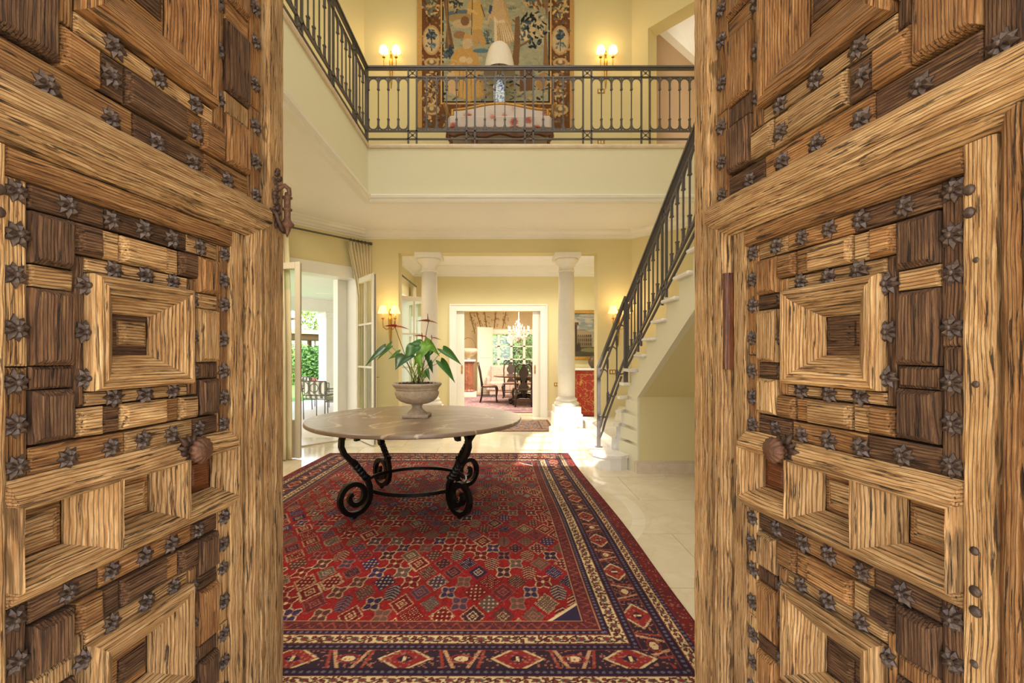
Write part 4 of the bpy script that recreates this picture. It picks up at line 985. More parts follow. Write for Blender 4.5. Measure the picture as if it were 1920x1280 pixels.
# tree stump and flowering branch
cv.poly([(966, 34), (974, 30), (976, 70), (972, 130), (958, 130), (964, 80)], (128, 98, 70)); cv.line([(970, 90), (984, 82), (994, 76)], 4, (134, 104, 76)); cv.line([(962, 38), (972, 48)], 3, (134, 104, 76))
cv.leaves(1000, 56, 24, 34, 75, [(44, 48, 58), (60, 76, 92), (36, 42, 50), (80, 98, 108), (210, 186, 142)], 5.0, rnd)
cv.ell(982, 68, 8, 7, (206, 190, 154)); cv.leaves(982, 68, 9, 8, 14, [(218, 200, 160), (86, 96, 106)], 4, rnd); cv.ell(998, 56, 6, 5, (210, 184, 140))
cv.leaves(842, 100, 9, 14, 26, [(56, 70, 84), (84, 100, 110)], 4.2, rnd); cv.leaves(918, 78, 6, 5, 10, [(70, 92, 104), (96, 116, 122)], 3.8, rnd); cv.ell(902, 96, 16, 4, (96, 124, 146)); cv.leaves(912, 66, 4, 8, 8, [(88, 108, 114)], 3.4, rnd)
for k in range(260): cv.ell(rnd.uniform(832, 1028), rnd.uniform(128, 190), rnd.uniform(1.5, 7), rnd.uniform(.8, 2.4), rnd.choice([(74, 82, 82), (96, 92, 80), (186, 168, 134), (110, 112, 104), (56, 54, 58), (164, 132, 92)]), rnd.uniform(-.6, .6)) if not (840 < rnd.uniform(832, 1028) < 912) else None
cv.poly([(852, 130), (892, 130), (906, 178), (880, 190), (850, 178)], (206, 170, 110)); cv.poly([(838, 140), (852, 132), (854, 178), (842, 174)], (212, 182, 142))
for k in range(5): cv.line([(862+k*7, 132), (860+k*8, 186)], 1.1, (152, 112, 66))
cv.poly([(1010, 140), (1022, 134), (1026, 160), (1014, 172), (1004, 160)], (176, 136, 92)); cv.poly([(975, 130), (1000, 128), (1002, 170), (974, 172)], (120, 92, 70))
# faint woven names by the two standing figures
for k, x in enumerate((954, 957, 959, 962, 964, 967)): cv.line([(x, 14), (x, 19)], .8, (98, 98, 78)); cv.line([(x, 14 if k % 2 else 19), (x+1.6, 16)], .7, (98, 98, 78))
for k, x in enumerate((908, 911, 914, 917, 920)): cv.line([(x, 56), (x, 61)], .8, (104, 96, 72)); cv.line([(x, 56), (x+1.6, 58.5)], .7, (104, 96, 72))
rs = np.random.RandomState(2); cv.c *= (.78+.36*rs.rand(cv.h, cv.w, 1))*np.array([1.02, .95, .84])
DT = 7.43
Xt = (cv.x-CX)/F*DT; Zt = EYE-(cv.y-CY)/F*DT
tp = thing('tapestry', 'woven verdure tapestry with figures and trees on the upper wall', 'tapestry', (-.1, DT, 5.0)); tp.location = (0, 0, 0)
P = np.stack([Xt, np.full(Xt.shape, DT-.004)-.006*np.abs(np.sin(Xt*4)), Zt], -1)
colour_mesh('weaving', P, cv.c, vcol('woven_wool', .95, .3, 400), tp)
MB().box(Xt.min()+.01, Xt.max()-.01, DT-.002, DW-.003, Zt.min()+.01, Zt.max()-.01).build('lining', plain('linen_lining', srgb(150, 120, 84), .9), tp)
# ------------------------------------------------------------------ settee, console lamp
se = thing('settee', 'carved settee with cream floral needlework standing behind the balcony railing', 'settee', (-.02, 6.35, ZF))
EMB = plain('floral_needlework', srgb(206, 188, 176), .9, var=.1, scale=20); GW = M['gold']; WN = plain('carved_walnut', srgb(110, 68, 38), .45, var=.2, scale=25)
nt = EMB.node_tree; b_ = nt.nodes['Principled BSDF']
t_c = N(nt, 'ShaderNodeTexCoord'); vn = N(nt, 'ShaderNodeTexVoronoi', Scale=5.5, Randomness=.7); nt.links.new(t_c.outputs['Object'], vn.inputs['Vector'])
n3 = N(nt, 'ShaderNodeTexNoise', Scale=38.0); nt.links.new(t_c.outputs['Object'], n3.inputs['Vector'])
ma = N(nt, 'ShaderNodeMath', operation='MULTIPLY_ADD'); nt.links.new(n3.outputs[0], ma.inputs[0]); ma.inputs[1].default_value = .35; nt.links.new(vn.outputs['Distance'], ma.inputs[2])
cr_ = ramp(nt, [(.30, srgb(150, 74, 62)), (.46, srgb(196, 126, 108)), (.52, srgb(206, 190, 180)), (.8, srgb(214, 200, 190))]); nt.links.new(ma.outputs[0], cr_.inputs[0]); nt.links.new(cr_.outputs[0], b_.inputs['Base Color'])
hw = .69
def crest(x): return .86+.075*math.cos(min(1, abs(x)/hw)*math.pi)*.6+.02
bk = [(-hw+.02, .42)]+[(x*hw/10*.97, crest(x*hw/10)-.03) for x in range(-10, 11)]+[(hw-.02, .42)]
MB().prism(bk, .30, .36, 'y').build('backrest', EMB, se)
MB().tube([(-hw, .33, .40)]+[(x*hw/10, .33, crest(x*hw/10)) for x in range(-10, 11)]+[(hw, .33, .40)], .026, 8).build('back_frame', GW, se, True)
MB().cbox(-hw, hw, -.26, .30, .27, .46, .03).build('seat', EMB, se)
MB().prism([(-hw, .28), (-hw, .19)]+[(x*hw/8, .185+.025*math.cos(x/8*math.pi*3)) for x in range(-7, 8)]+[(hw, .19), (hw, .28)], -.275, -.22, 'y').build('apron', WN, se)
for sx_ in (-1, 1):
    MB().tube([(sx_*hw, .30, .62), (sx_*(hw+.05), .1, .68), (sx_*(hw+.06), -.16, .66), (sx_*(hw+.03), -.24, .60), (sx_*(hw), -.22, .44)], [.022, .024, .024, .026, .022], 8).build('armrest', GW, se, True)
    for y in (-.24, .30): MB().tube([(sx_*(hw-.02), y, .27), (sx_*(hw+.0), y, .18), (sx_*(hw-.045), y, .10), (sx_*(hw-.0), y, 0)], [.04, .034, .022, .024], 8).build('leg', WN, se, True)
ct = thing('console_table', 'gilt console table against the wall under the tapestry', 'table', (-.02, 7.18, ZF))
MB().cbox(-.5, .5, -.19, .19, .80, .84, .01).build('table_top', M['whitemarble'], ct)
MB().box(-.46, .46, -.16, .16, .72, .80).build('apron', WN, ct)
for sx_ in (-1, 1):
    for y in (-.14, .14): MB().tube([(sx_*.43, y, .72), (sx_*.44, y, .4), (sx_*.41, y, 0)], [.03, .022, .018], 8).build('leg', WN, ct, True)
CANM = plain('lamp_candle_tube', srgb(214, 210, 214), .5)
lm = thing('table_lamp', 'blue and white porcelain lamp with pleated cream shade on the gilt console', 'lamp', (-.03, 7.12, ZF+.84))
PORC, nt, b_ = new_mat('blue_white_porcelain'); t_c = N(nt, 'ShaderNodeTexCoord'); n3 = N(nt, 'ShaderNodeTexNoise', Scale=26.0, Detail=3.0, Distortion=1.2); nt.links.new(t_c.outputs['Object'], n3.inputs['Vector'])
cr_ = ramp(nt, [(.40, srgb(52, 92, 150)), (.50, srgb(150, 180, 214)), (.56, srgb(226, 232, 238))]); nt.links.new(n3.outputs[0], cr_.inputs[0]); nt.links.new(cr_.outputs[0], b_.inputs['Base Color']); b_.inputs['Roughness'].default_value = .15
MB().lathe([(.085, 0), (.09, .02), (.10, .10), (.128, .50), (.132, .55), (.12, .575), (.075, .59), (.072, .61), (.092, .70), (.088, .74), (.03, .75)], 4).build('vase', PORC, lm)
lm.children[0].rotation_euler = (0, 0, math.pi/4)
MB().tube([(0, 0, .75), (0, 0, 1.25)], .010, 8).build('rod', M['brass'], lm, True)
SHD = plain('cream_pleated_silk', srgb(226, 214, 194), .8, var=.04, scale=30)
pr = [(.245, .80), (.232, .88), (.215, .97), (.195, 1.06), (.170, 1.14), (.135, 1.205), (.09, 1.245), (.04, 1.26)]
MB().lathe(pr, 120, (0, 0, 0), False, 'z', lambda a: 1+.010*(1 if math.cos(60*a) > 0 else -1)).build('shade', SHD, lm, True)
MB().tube([(-.05, 0, .76), (-.05, 0, .93)], .018, 8).build('bulb_holder', CANM, lm); MB().tube([(.05, 0, .76), (.05, 0, .93)], .018, 8).build('bulb_holder', CANM, lm)
# ------------------------------------------------------------------ wall sconces
BULB = plain('glowing_shade', srgb(255, 214, 140), .6, emit=((1, .70, .34), 2.2)); BULB2 = plain('warm_glow_bulb', srgb(255, 240, 210), .5, emit=((1, .82, .55), 9.0))
SSH = plain('amber_pleated_shade', srgb(240, 206, 130), .7, emit=((1, .66, .26), 1.1)); CAN = plain('candle_sleeve', srgb(244, 234, 210), .5)
def sconce(label, x, y, zs, power, small):
    s_ = thing('wall_sconce', label, 'sconce', (x, y, zs), group='gilt two-arm wall sconces')
    br = M['brass']
    MB().tube([(0, -.02, .0), (0, -.03, -.12), (0, -.025, -.26), (0, -.02, -.44), (0, -.02, -.55)], [.014, .03, .024, .014, .004], 8).build('back_plate', br, s_, True)
    MB().lathe([(.004, 0), (.022, .03), (.016, .06), (.003, .10)], 8, (0, -.025, -.03)).build('finial', br, s_, True)
    for sg in (-1, 1):
        a = MB().tube([(0, -.03, -.24), (sg*.05, -.06, -.27), (sg*.095, -.09, -.23), (sg*.10, -.10, -.15), (sg*.085, -.10, -.08)], .007, 7).build('arm', br, s_, True)
        MB().lathe([(.006, -.08), (.026, -.065), (.026, -.058), (.01, -.05)], 12, (sg*.098, -.10, -.03)).build('drip_pan', br, a, True)
        MB().lathe([(.010, -.09), (.010, .0)], 10, (sg*.098, -.10, 0)).build('candle_sleeve', CAN, a, True)
        if small:
            MB().sphere((sg*.098, -.10, .035), .020, 10, 7, (1, 1, 1.3)).build('bulb', BULB2, a, True)
            MB().lathe([(.072, -.01), (.064, .05), (.052, .075), (.03, .092)], 20, (sg*.098, -.10, 0), False).build('shade', BULB, a, True)
        else:
            MB().lathe([(.082, -.015), (.045, .105)], 40, (sg*.098, -.10, 0), False, 'z', lambda q: 1+.015*(1 if math.cos(20*q) > 0 else -1)).build('shade', SSH, a, True)
            MB().sphere((sg*.098, -.10, .03), .016, 8, 6, (1, 1, 1.3)).build('bulb', BULB2, a, True)
    l = bpy.data.lights.new('sconce_light', 'POINT'); l.energy = power; l.color = (1, .68, .34); l.shadow_soft_size = .12
    lo = bpy.data.objects.new('sconce_light', l); COL.objects.link(lo); lo.parent = s_; lo.location = (0, -.26, .16)
sconce('gilt sconce with two lit shades beside the tapestry, above the garden doors', -1.785, DW, 6.20, 2.5, True)
sconce('gilt sconce with two lit shades beside the tapestry, near the upstairs passage', 1.69, DW, 6.20, 2.5, True)
sconce('gilt sconce with pleated shades between garden doors and column', -1.80, DW, 2.02, 2.5, False)
sconce('gilt sconce with pleated shades behind the stair railing', 1.89, DW, 2.02, 3, False)
def plate(label, x, y, z, w=.12, h=.075, n=2):
    p = thing('switch_plate', label, 'switch', (x, y, z), group='brass switch plates')
    MB().cbox(-w/2, w/2, -.010, 0, -h/2, h/2, .003).build('plate', M['brass'], p)
    for k in range(n): MB().box(-w*.32+k*.36*w, -w*.32+k*.36*w+.024, -.014, -.009, -.02, .02).build('rocker', CAN, p)
plate('brass switch plate on far wall below the garden-side sconce', -1.57-.03, DW, .70)
plate('brass switch plate behind the stair railing', 1.81, DW, 1.065)
plate('brass switch plate upstairs below the sconce by the passage', 1.62, DW, 5.62)
plate('brass socket plate low on the upstairs wall by the passage', 1.62, DW, 4.79)
# ------------------------------------------------------------------ garden room behind the columns
D2 = 9.92; DX0, DX1 = -.807, .68; CXO0, CXO1 = -1.119, .992; ZR = 3.23; XB0, XB1 = -1.9, 2.9
f2 = struct(MB().box(XB0-.3, XB1, 7.75, 10.15, -.12, -.006).build('floor_garden_room', M['floorjoint']), 'cream marble floor of the room behind the columns', 'floor')
tiles(f2, XB0, XB1, 7.73, 10.15, 4, 3, M['floor'])
w = MB(); w.box(XB0-.26, CXO0+.14, D2, D2+.2, 0, ZR+.1); w.box(CXO1-.14, XB1, D2, D2+.2, 0, ZR+.1); w.box(CXO0+.14, CXO1-.14, D2, D2+.2, 2.29, ZR+.1)
struct(w.build('wall_garden_room', M['wall']), 'pale yellow wall with white cased doorway to the dining room', 'wall')
GD0, GD1, GH = 8.25, 9.45, 2.45
w = MB(); w.box(XB0-.26, XB0, 7.71, GD0, 0, ZR+.1); w.box(XB0-.26, XB0, GD1, D2, 0, ZR+.1); w.box(XB0-.26, XB0, GD0, GD1, GH, ZR+.1)
struct(w.build('wall_garden_room_side', M['wall']), 'yellow wall with glazed doors beside the column', 'wall')
struct(MB().box(XB1, XB1+.2, 7.71, D2, 0, ZR+.1).build('wall_garden_room_end', M['wall']), 'yellow end wall of the room behind the columns', 'wall')
struct(MB().box(XB0-.26, XB1+.2, 7.71, D2+.2, ZR, ZR+.1).build('ceiling_garden_room', M['white']), 'white ceiling of the room behind the columns', 'ceiling')
c = MB(); profile_run(c, [(XB1, D2), (XB0, D2), (XB0, 7.71)], [(-.02, ZR), (.24, ZR), (.235, ZR-.02), (.20, ZR-.03), (.14, ZR-.08), (.08, ZR-.12), (.07, ZR-.15), (.03, ZR-.17), (.02, ZR-.2), (-.02, ZR-.2)])
struct(c.build('trim_6', M['trim']), 'deep white cornice in the room behind the columns', 'moulding')
c = MB(); profile_run(c, [(XB1, D2), (CXO1, D2)], [(-.01, 0), (.02, 0), (.02, .13), (.01, .15), (-.01, .15)]); profile_run(c, [(CXO0, D2), (XB0, D2)], [(-.01, 0), (.02, 0), (.02, .13), (.01, .15), (-.01, .15)])
struct(c.build('baseboard_garden_room', M['skirting']), 'tan skirting beside the dining room doorway', 'skirting')
d7 = thing('door_6', 'white pocket doors in cased doorway to the dining room', 'door', (0, D2, 0), kind='structure')
for x0, x1, nm in ((CXO0, CXO0+.15, 'casing'), (CXO1-.15, CXO1, 'casing')):
    m = MB(); m.box(x0, x1, -.03, .0, 0, 2.434); m.box(x0+(.0 if x0 < 0 else .12), x0+(.03 if x0 < 0 else .15), -.045, -.03, 0, 2.434); m.build(nm, M['trim'], d7)
m = MB(); m.box(CXO0+.151, CXO1-.151, -.03, 0, 2.285, 2.434); m.box(CXO0+.031, CXO1-.031, -.045, -.0305, 2.404, 2.434); m.build('casing', M['trim'], d7)
for sx_, x0, x1 in ((-1, CXO0+.12, DX0), (1, DX1, CXO1-.12)):
    lf = MB().box(x0, x1, .05, .10, 0, 2.285).build('sliding_leaf', M['trim'], d7)
    xc = DX0-.05 if sx_ < 0 else DX1+.05
    MB().lathe([(.004, -.10), (.016, -.08), (.017, -.03), (.012, 0), (.017, .03), (.016, .08), (.004, .10)], 8, (xc, .045, 1.02)).build('pull', M['brass'], lf, True)
# downlight by the column capital; two more are added to light the room
DLG = plain('downlight_glow', (1, .9, .75), .5, emit=((1, .85, .6), 6))
for k, lbl in enumerate(('small round recessed downlight seen beside the garden-side column capital', 'added recessed downlight in the middle of the room behind the columns', 'added recessed downlight near the stair-side column')):
    dl = thing('downlight', lbl, 'lamp', ((847-CX)/F*8.75+k*1.15, 8.75, ZR-.006), group='recessed downlights')
    MB().lathe([(.05, 0), (.05, .005), (.036, .005)], 16).build('bezel', M['trim'], dl)
    MB().lathe([(.036, .001), (.001, .001)], 16).build('bulb', DLG, dl)
    l = bpy.data.lights.new('downlight_lamp', 'SPOT'); l.energy = 60; l.color = (1, .94, .84); l.spot_size = 2.6; l.spot_blend = .8; l.shadow_soft_size = .06
    lo = bpy.data.objects.new('downlight_lamp', l); COL.objects.link(lo); lo.parent = dl; lo.location = (0, 0, -.03)
# small oriental rug
rr_ = np.linspace(8.02, 9.42, 120); cc_ = np.linspace(-.95, .95, 150); S, Y = np.meshgrid(cc_, rr_)
lx, ly = S+.95, Y-8.02; e = np.minimum(np.minimum(lx, 1.9-lx), np.minimum(ly, 1.4-ly)); col = np.ones(S.shape+(3,))*L_(150, 128, 104)
hh = hash2(np.floor(S/.03), np.floor(Y/.03)); col = np.where((hh > .55)[..., None], L_(92, 82, 84), col); col = np.where((hh > .82)[..., None], L_(178, 120, 96), col)
m1 = (np.mod(lx+ly, .19) < .06) & (e > .25); col = np.where(m1[..., None], L_(66, 66, 84), col); m1 = ((lx-.95)**2+((ly-.7)*1.2)**2 < .16); col = np.where(m1[..., None], np.where((hh > .5)[..., None], L_(70, 68, 86), L_(176, 150, 120)), col)
col = np.where(((e < .05) | (np.abs(e-.22) < .02))[..., None], L_(110, 74, 58), col)
o = colour_mesh('small_rug', np.stack([S, Y, np.full(S.shape, .008)], -1), col, vcol('small_rug_wool', .95, .2, 300)); tag(o, 'small beige and blue rug before the dining room doorway', 'rug')
# painting of ruins
pa = thing('painting', 'gilt framed landscape painting of round ruins beside the doorway', 'painting', (1.9, D2, 1.35)); pa.location = (0, 0, 0)
cv = Canvas(1066, 1172, 588, 668, 1.6); rnd = random.Random(8)
for k in range(200): y = 588+80*k/200; t = k/200; cv.rect(1060, y, 1180, y+1, (int(120+70*t), int(132+40*t), int(128+4*t)))
for k in range(80): cv.ell(rnd.uniform(1066, 1172), rnd.uniform(590, 622), rnd.uniform(4, 12), rnd.uniform(1, 3), rnd.choice([(176, 166, 140), (150, 152, 144), (188, 174, 146)]))
cv.ell(1092, 634, 18, 17, (132, 112, 82)); cv.rect(1074, 634, 1111, 650, (128, 108, 78)); cv.ell(1092, 624, 17, 5, (160, 140, 104))
for r_, y in ((9, 627), (9, 635), (9, 643)):
    for k in range(r_): cv.rect(1077+k*3.7, y, 1078.6+k*3.7, y+4.5, (64, 52, 40))
cv.rect(1060, 650, 1180, 670, (78, 72, 48)); cv.ell(1110, 656, 22, 4, (126, 116, 76)); cv.rect(1070, 606, 1082, 652, (70, 54, 42)); cv.rect(1068, 604, 1085, 609, (92, 74, 56)); cv.poly([(1078, 652), (1086, 640), (1090, 656), (1076, 660)], (66, 54, 44))
cv.ell(1140, 640, 26, 20, (86, 88, 60)); cv.leaves(1150, 632, 20, 20, 60, [(70, 74, 48), (96, 98, 62), (54, 58, 40)], 4, rnd); cv.c *= .8
Xp = (cv.x-CX)/F*9.88; Zp = EYE-(cv.y-CY)/F*9.88
colour_mesh('canvas', np.stack([Xp, np.full(Xp.shape, 9.885), Zp], -1), cv.c, vcol('oil_paint', .4), pa)
x0, x1, z0, z1 = Xp.min(), Xp.max(), Zp.min(), Zp.max(); m = MB(); fw = .075
for a in ((x0-fw, x1+fw, z1, z1+fw), (x0-fw, x1+fw, z0-fw, z0), (x0-fw, x0, z0, z1), (x1, x1+fw, z0, z1)): m2 = MB(); m2.cbox(a[0], a[1], 9.86, 9.915, a[2], a[3], .012); m2.build('frame', M['gold'], pa)
# red lacquer cabinet
cb = thing('lacquer_cabinet', 'red lacquer cabinet with gold ornament under the painting', 'cabinet', (2.1, 9.62, 0))
LAC, nt, b_ = new_mat('red_lacquer_gold'); t_c = N(nt, 'ShaderNodeTexCoord'); n3 = N(nt, 'ShaderNodeTexNoise', Scale=5.0, Detail=3.0, Distortion=2.0); nt.links.new(t_c.outputs['Object'], n3.inputs['Vector'])
cr_ = ramp(nt, [(.50, srgb(150, 34, 22)), (.535, srgb(196, 150, 76)), (.57, srgb(146, 30, 20)), (.66, srgb(160, 40, 26))]); nt.links.new(n3.outputs[0], cr_.inputs[0]); nt.links.new(cr_.outputs[0], b_.inputs['Base Color']); b_.inputs['Roughness'].default_value = .3
RED = plain('plain_red_lacquer', srgb(158, 36, 24), .3, var=.1)
MB().box(-.62, .62, -.22, .26, .10, 1.02).build('body', RED, cb)
MB().cbox(-.66, .66, -.26, .27, 1.02, 1.06, .008).build('marble_top', M['whitemarble'], cb)
MB().box(-.6, .6, -.2, .24, 0, .10).build('plinth', plain('dark_plinth', srgb(56, 46, 40), .6), cb)
for k in range(2):
    x0 = -.60+k*.605; d_ = MB().box(x0, x0+.595, -.24, -.22, .13, .99).build('cabinet_door', LAC, cb)
    m = MB(); 
    for a in ((x0+.04, x0+.555, .93, .94), (x0+.04, x0+.555, .18, .19)): m.box(a[0], a[1], -.245, -.24, a[2], a[3])
    m.box(x0+.04, x0+.048, -.245, -.24, .18, .94); m.box(x0+.547, x0+.555, -.245, -.24, .18, .94); m.build('gold_border', M['gold'], d_)
vs_ = tag(MB().lathe([(.03, 0), (.05, .02), (.09, .08), (.10, .14), (.07, .20), (.05, .23), (.06, .25), (.03, .25)], 18, (1.92, 9.62, 1.06)).build('jar', plain('bronze_jar', srgb(96, 78, 60), .4, metal=.4, var=.3, scale=30), None, True), 'dark bronze jar standing on the red cabinet', 'jar')
plate('brass switch plate between dining doorway and column', 1.2, D2, .70)
# ------------------------------------------------------------------ dining room
DF = 16.6
f3 = struct(MB().box(-2.0, 3.4, 10.12, DF+.2, -.12, 0).build('floor_dining', M['floor']), 'pale polished dining room floor', 'floor')
MUR = plain('mural_plaster', srgb(200, 182, 144), .85, var=.08, scale=3)
w = MB(); WX0, WX1, WZ0, WZ1 = -.62, 1.35, .62, 2.15
w.box(-2.0, WX0, DF, DF+.2, 0, 3.3); w.box(WX1, 3.4, DF, DF+.2, 0, 3.3); w.box(WX0, WX1, DF, DF+.2, WZ1, 3.3); w.box(WX0, WX1, DF, DF+.2, 0, WZ0)
struct(w.build('wall_dining', MUR), 'beige mural wall with window at the end of the dining room', 'wall')
struct(MB().box(-2.2, -2.0, 10.1, DF+.2, 0, 3.3).build('wall_dining_left', MUR), 'beige dining room side wall', 'wall')
struct(MB().box(3.4, 3.6, 10.1, DF+.2, 0, 3.3).build('wall_dining_right', MUR), 'beige dining room wall beside the curtain', 'wall')
struct(MB().box(-2.2, 3.6, 10.1, DF+.2, 3.3, 3.4).build('ceiling_dining', M['white']), 'white dining room ceiling', 'ceiling')
w = MB(); w.box(-2.0, CXO0+.14, 10.12, 10.2, 0, 3.3); w.box(CXO1-.14, 3.4, 10.12, 10.2, 0, 3.3); w.box(CXO0+.14, CXO1-.14, 10.12, 10.2, 2.29, 3.3)
struct(w.build('wall_dining_front', MUR), 'dining room side of the doorway wall', 'wall')
struct(MB().box(-2.0, WX0-.5, DF-.03, DF, .62, .72).build('trim_7', plain('ochre_dado', srgb(196, 158, 80), .7)), 'ochre dado band on the dining room mural wall', 'moulding')
struct(MB().box(-2.0, WX0-.5, DF-.02, DF, 0, .16).build('baseboard_dining', plain('ochre_skirting', srgb(200, 164, 96), .7)), 'ochre skirting in the dining room', 'skirting')
# painted bamboo on the mural
BAM = plain('painted_bamboo', srgb(146, 110, 58), .85); rnd = random.Random(12)
mu_ = thing('bamboo_mural', 'painted bamboo stems and leaves on the dining room wall', 'mural', (0, DF-.022, 0))
for k, (x, h, ln_) in enumerate(((-.72, 2.25, -.35), (-.52, 2.2, -.15), (-.25, 2.3, .1), (-.95, 2.1, -.3), (.05, 2.3, .25), (1.3, 2.45, .2), (1.5, 2.3, -.1))):
    m = MB(); pts = [(x+ln_*t*.8, 0, h+t*1.0) for t in (0, .25, .5, .75, 1)]
    m.tube(pts, .016, 5); m.build('stem', BAM, mu_)
    for q in range(16):
        t = rnd.uniform(.1, 1); a = rnd.uniform(-2.6, -.4)+rnd.choice((0, .6)); L0 = rnd.uniform(.08, .17); p = (x+ln_*t*.8+rnd.uniform(-.12, .12), -.004, h+t+rnd.uniform(-.1, .1))
        MB().add([p, (p[0]+L0*.5*math.cos(a)-.014*math.sin(a), p[1], p[2]+L0*.5*math.sin(a)+.014*math.cos(a)), (p[0]+L0*math.cos(a), p[1], p[2]+L0*math.sin(a)), (p[0]+L0*.5*math.cos(a)+.014*math.sin(a), p[1], p[2]+L0*.5*math.sin(a)-.014*math.cos(a))], [(0, 1, 2, 3)]).build('leaf', BAM, mu_)
w2 = thing('window_2', 'white dining room window with iron grille and garden behind', 'window', (0, DF, 0), kind='structure')
m = MB(); 
for a in ((WX0-.08, WX0+.06), (WX1-.06, WX1+.08)): m.box(a[0], a[1], -.04, .1, WZ0-.08, WZ1+.08)
m.box(WX0, WX1, -.04, .1, WZ1-.06, WZ1+.10); m.box(WX0-.05, WX1+.05, -.10, .1, WZ0-.10, WZ0+.02); m.build('window_frame', M['trim'], w2)
for k in range(4):
    x0 = WX0+.06+k*(WX1-WX0-.12)/4; x1 = x0+(WX1-WX0-.12)/4; m = MB()
    m.box(x0, x0+.045, 0, .05, WZ0, WZ1); m.box(x1-.045, x1, 0, .05, WZ0, WZ1); m.box(x0, x1, 0, .05, WZ1-.08, WZ1-.05)
    for z in (WZ0+.04, WZ0+.55, WZ0+1.02): m.box(x0, x1, 0, .05, z-.02, z+.02)
    sh = m.build('sash', M['trim'], w2); MB().box(x0+.045, x1-.045, .02, .024, WZ0+.04, WZ1-.06).build('pane', M['glass'], sh)
gr = thing('window_grille', 'black iron grille outside the dining room window', 'grille', (0, DF+.25, 0))
for k in range(12): MB().bar((WX0+.05+k*.17, 0, WZ0-.1), (WX0+.05+k*.17, 0, WZ1+.1), .016).build('bar', M['iron'], gr)
for z in (WZ0+.15, WZ0+.75, WZ1-.2): MB().bar((WX0-.1, 0, z), (WX1+.1, 0, z), .014).build('rail', M['iron'], gr)
# folded white shutter / door leaf
wd = thing('door_7', 'white panelled door standing open before the dining room window', 'door', (-.83, 15.9, 0), math.radians(38), kind='structure')
MB().box(0, .66, -.02, .02, .01, 2.30).build('door_leaf', M['trim'], wd)
for a in ((.09, .57, 1.22, 2.18), (.09, .57, .14, 1.02)): m = MB(); m.cbox(a[0], a[1], -.035, .0, a[2], a[3], .012); m.build('panel', M['trim'], wd)
# pedestal with urn
pd_ = thing('marble_pedestal', 'reddish marble column pedestal in the dining room corner', 'pedestal', (-1.05, 14.6, 0))
RM = marble('red_marble', srgb(120, 70, 54), srgb(160, 104, 80), srgb(200, 160, 130), .3, 6, 3, .4)
MB().cbox(-.26, .26, -.26, .26, 0, .16, .01).build('plinth', M['stone'], pd_)
MB().lathe([(.22, .16), (.21, .2), (.18, .24), (.17, 1.05), (.2, 1.09), (.21, 1.12)], 32, mod=lambda a: 1+.03*math.cos(16*a)).build('shaft', RM, pd_)
MB().cbox(-.23, .23, -.23, .23, 1.12, 1.18, .01).build('cap', M['stone'], pd_)
pv = thing('pedestal_vase', 'pale carved shell vase on the reddish marble pedestal', 'vase', (-1.05, 14.6, 1.18))
MB().lathe([(.08, 0), (.06, .04), (.05, .08), (.18, .14), (.26, .22), (.28, .30), (.25, .36), (.22, .34), (.15, .22)], 28, mod=lambda a: 1+.05*math.cos(10*a)).build('bowl', plain('pale_ceramic', srgb(190, 172, 142), .5, var=.15, scale=18), pv, True)
MB().tube([(.24*math.cos(a*math.pi/12)+.0, 0, .36+.34*math.sin(a*math.pi/12)) for a in range(0, 13)], .010, 6).build('hoop_handle', WN, pv, True)
# dining carpet
rr_ = np.linspace(10.55, 15.4, 140); cc_ = np.linspace(-1.9, 2.4, 160); S, Y = np.meshgrid(cc_, rr_)
e = np.minimum(np.minimum(S+1.9, 2.4-S), np.minimum(Y-10.55, 15.4-Y)); hh = hash2(np.floor(S/.05), np.floor(Y/.07))
col = np.ones(S.shape+(3,))*L_(150, 118, 116); col = np.where((hh > .5)[..., None], L_(128, 104, 122), col); col = np.where((hh > .8)[..., None], L_(176, 150, 140), col); col = np.where((np.abs(e-.5) < .08)[..., None], L_(92, 78, 96), col); col = np.where((e < .2)[..., None], L_(130, 92, 92), col)
o = colour_mesh('dining_carpet', np.stack([S, Y, np.full(S.shape, .008)], -1), col, vcol('dining_carpet_wool', .95)); tag(o, 'faded pink and violet carpet under the dining table', 'carpet')
DK = plain('dark_mahogany', srgb(46, 30, 24), .35, var=.2, scale=20); MH = plain('polished_mahogany', srgb(70, 40, 26), .12, var=.25, scale=6); SEAT = plain('brown_striped_seat', srgb(120, 92, 74), .85, var=.15, scale=30)
dt = thing('dining_table', 'dark polished mahogany dining table on carved pedestal', 'table', (.62, 12.75, .008))
MB().lathe([(.70, .725), (.735, .735), (.735, .755), (.70, .765), (.001, .765)], 48, cap=False, mod=lambda a: 1).build('table_top', MH, dt)
dt.children[0].scale = (1.15, 1.35, 1)
MB().lathe([(.24, .62), (.25, .725)], 32).build('apron', DK, dt)
MB().lathe([(.15, .14), (.14, .2), (.09, .26), (.13, .36), (.15, .44), (.09, .52), (.10, .62)], 24).build('pedestal', DK, dt, True)
for q in range(4):
    a = math.pi/4+q*math.pi/2; p = lambda r, z: (r*math.cos(a), r*math.sin(a), z)
    MB().tube([p(.08, .2), p(.22, .19), p(.36, .12), p(.46, .05), p(.54, .035)], [.06, .055, .045, .04, .05], 8).build('leg', DK, dt, True)
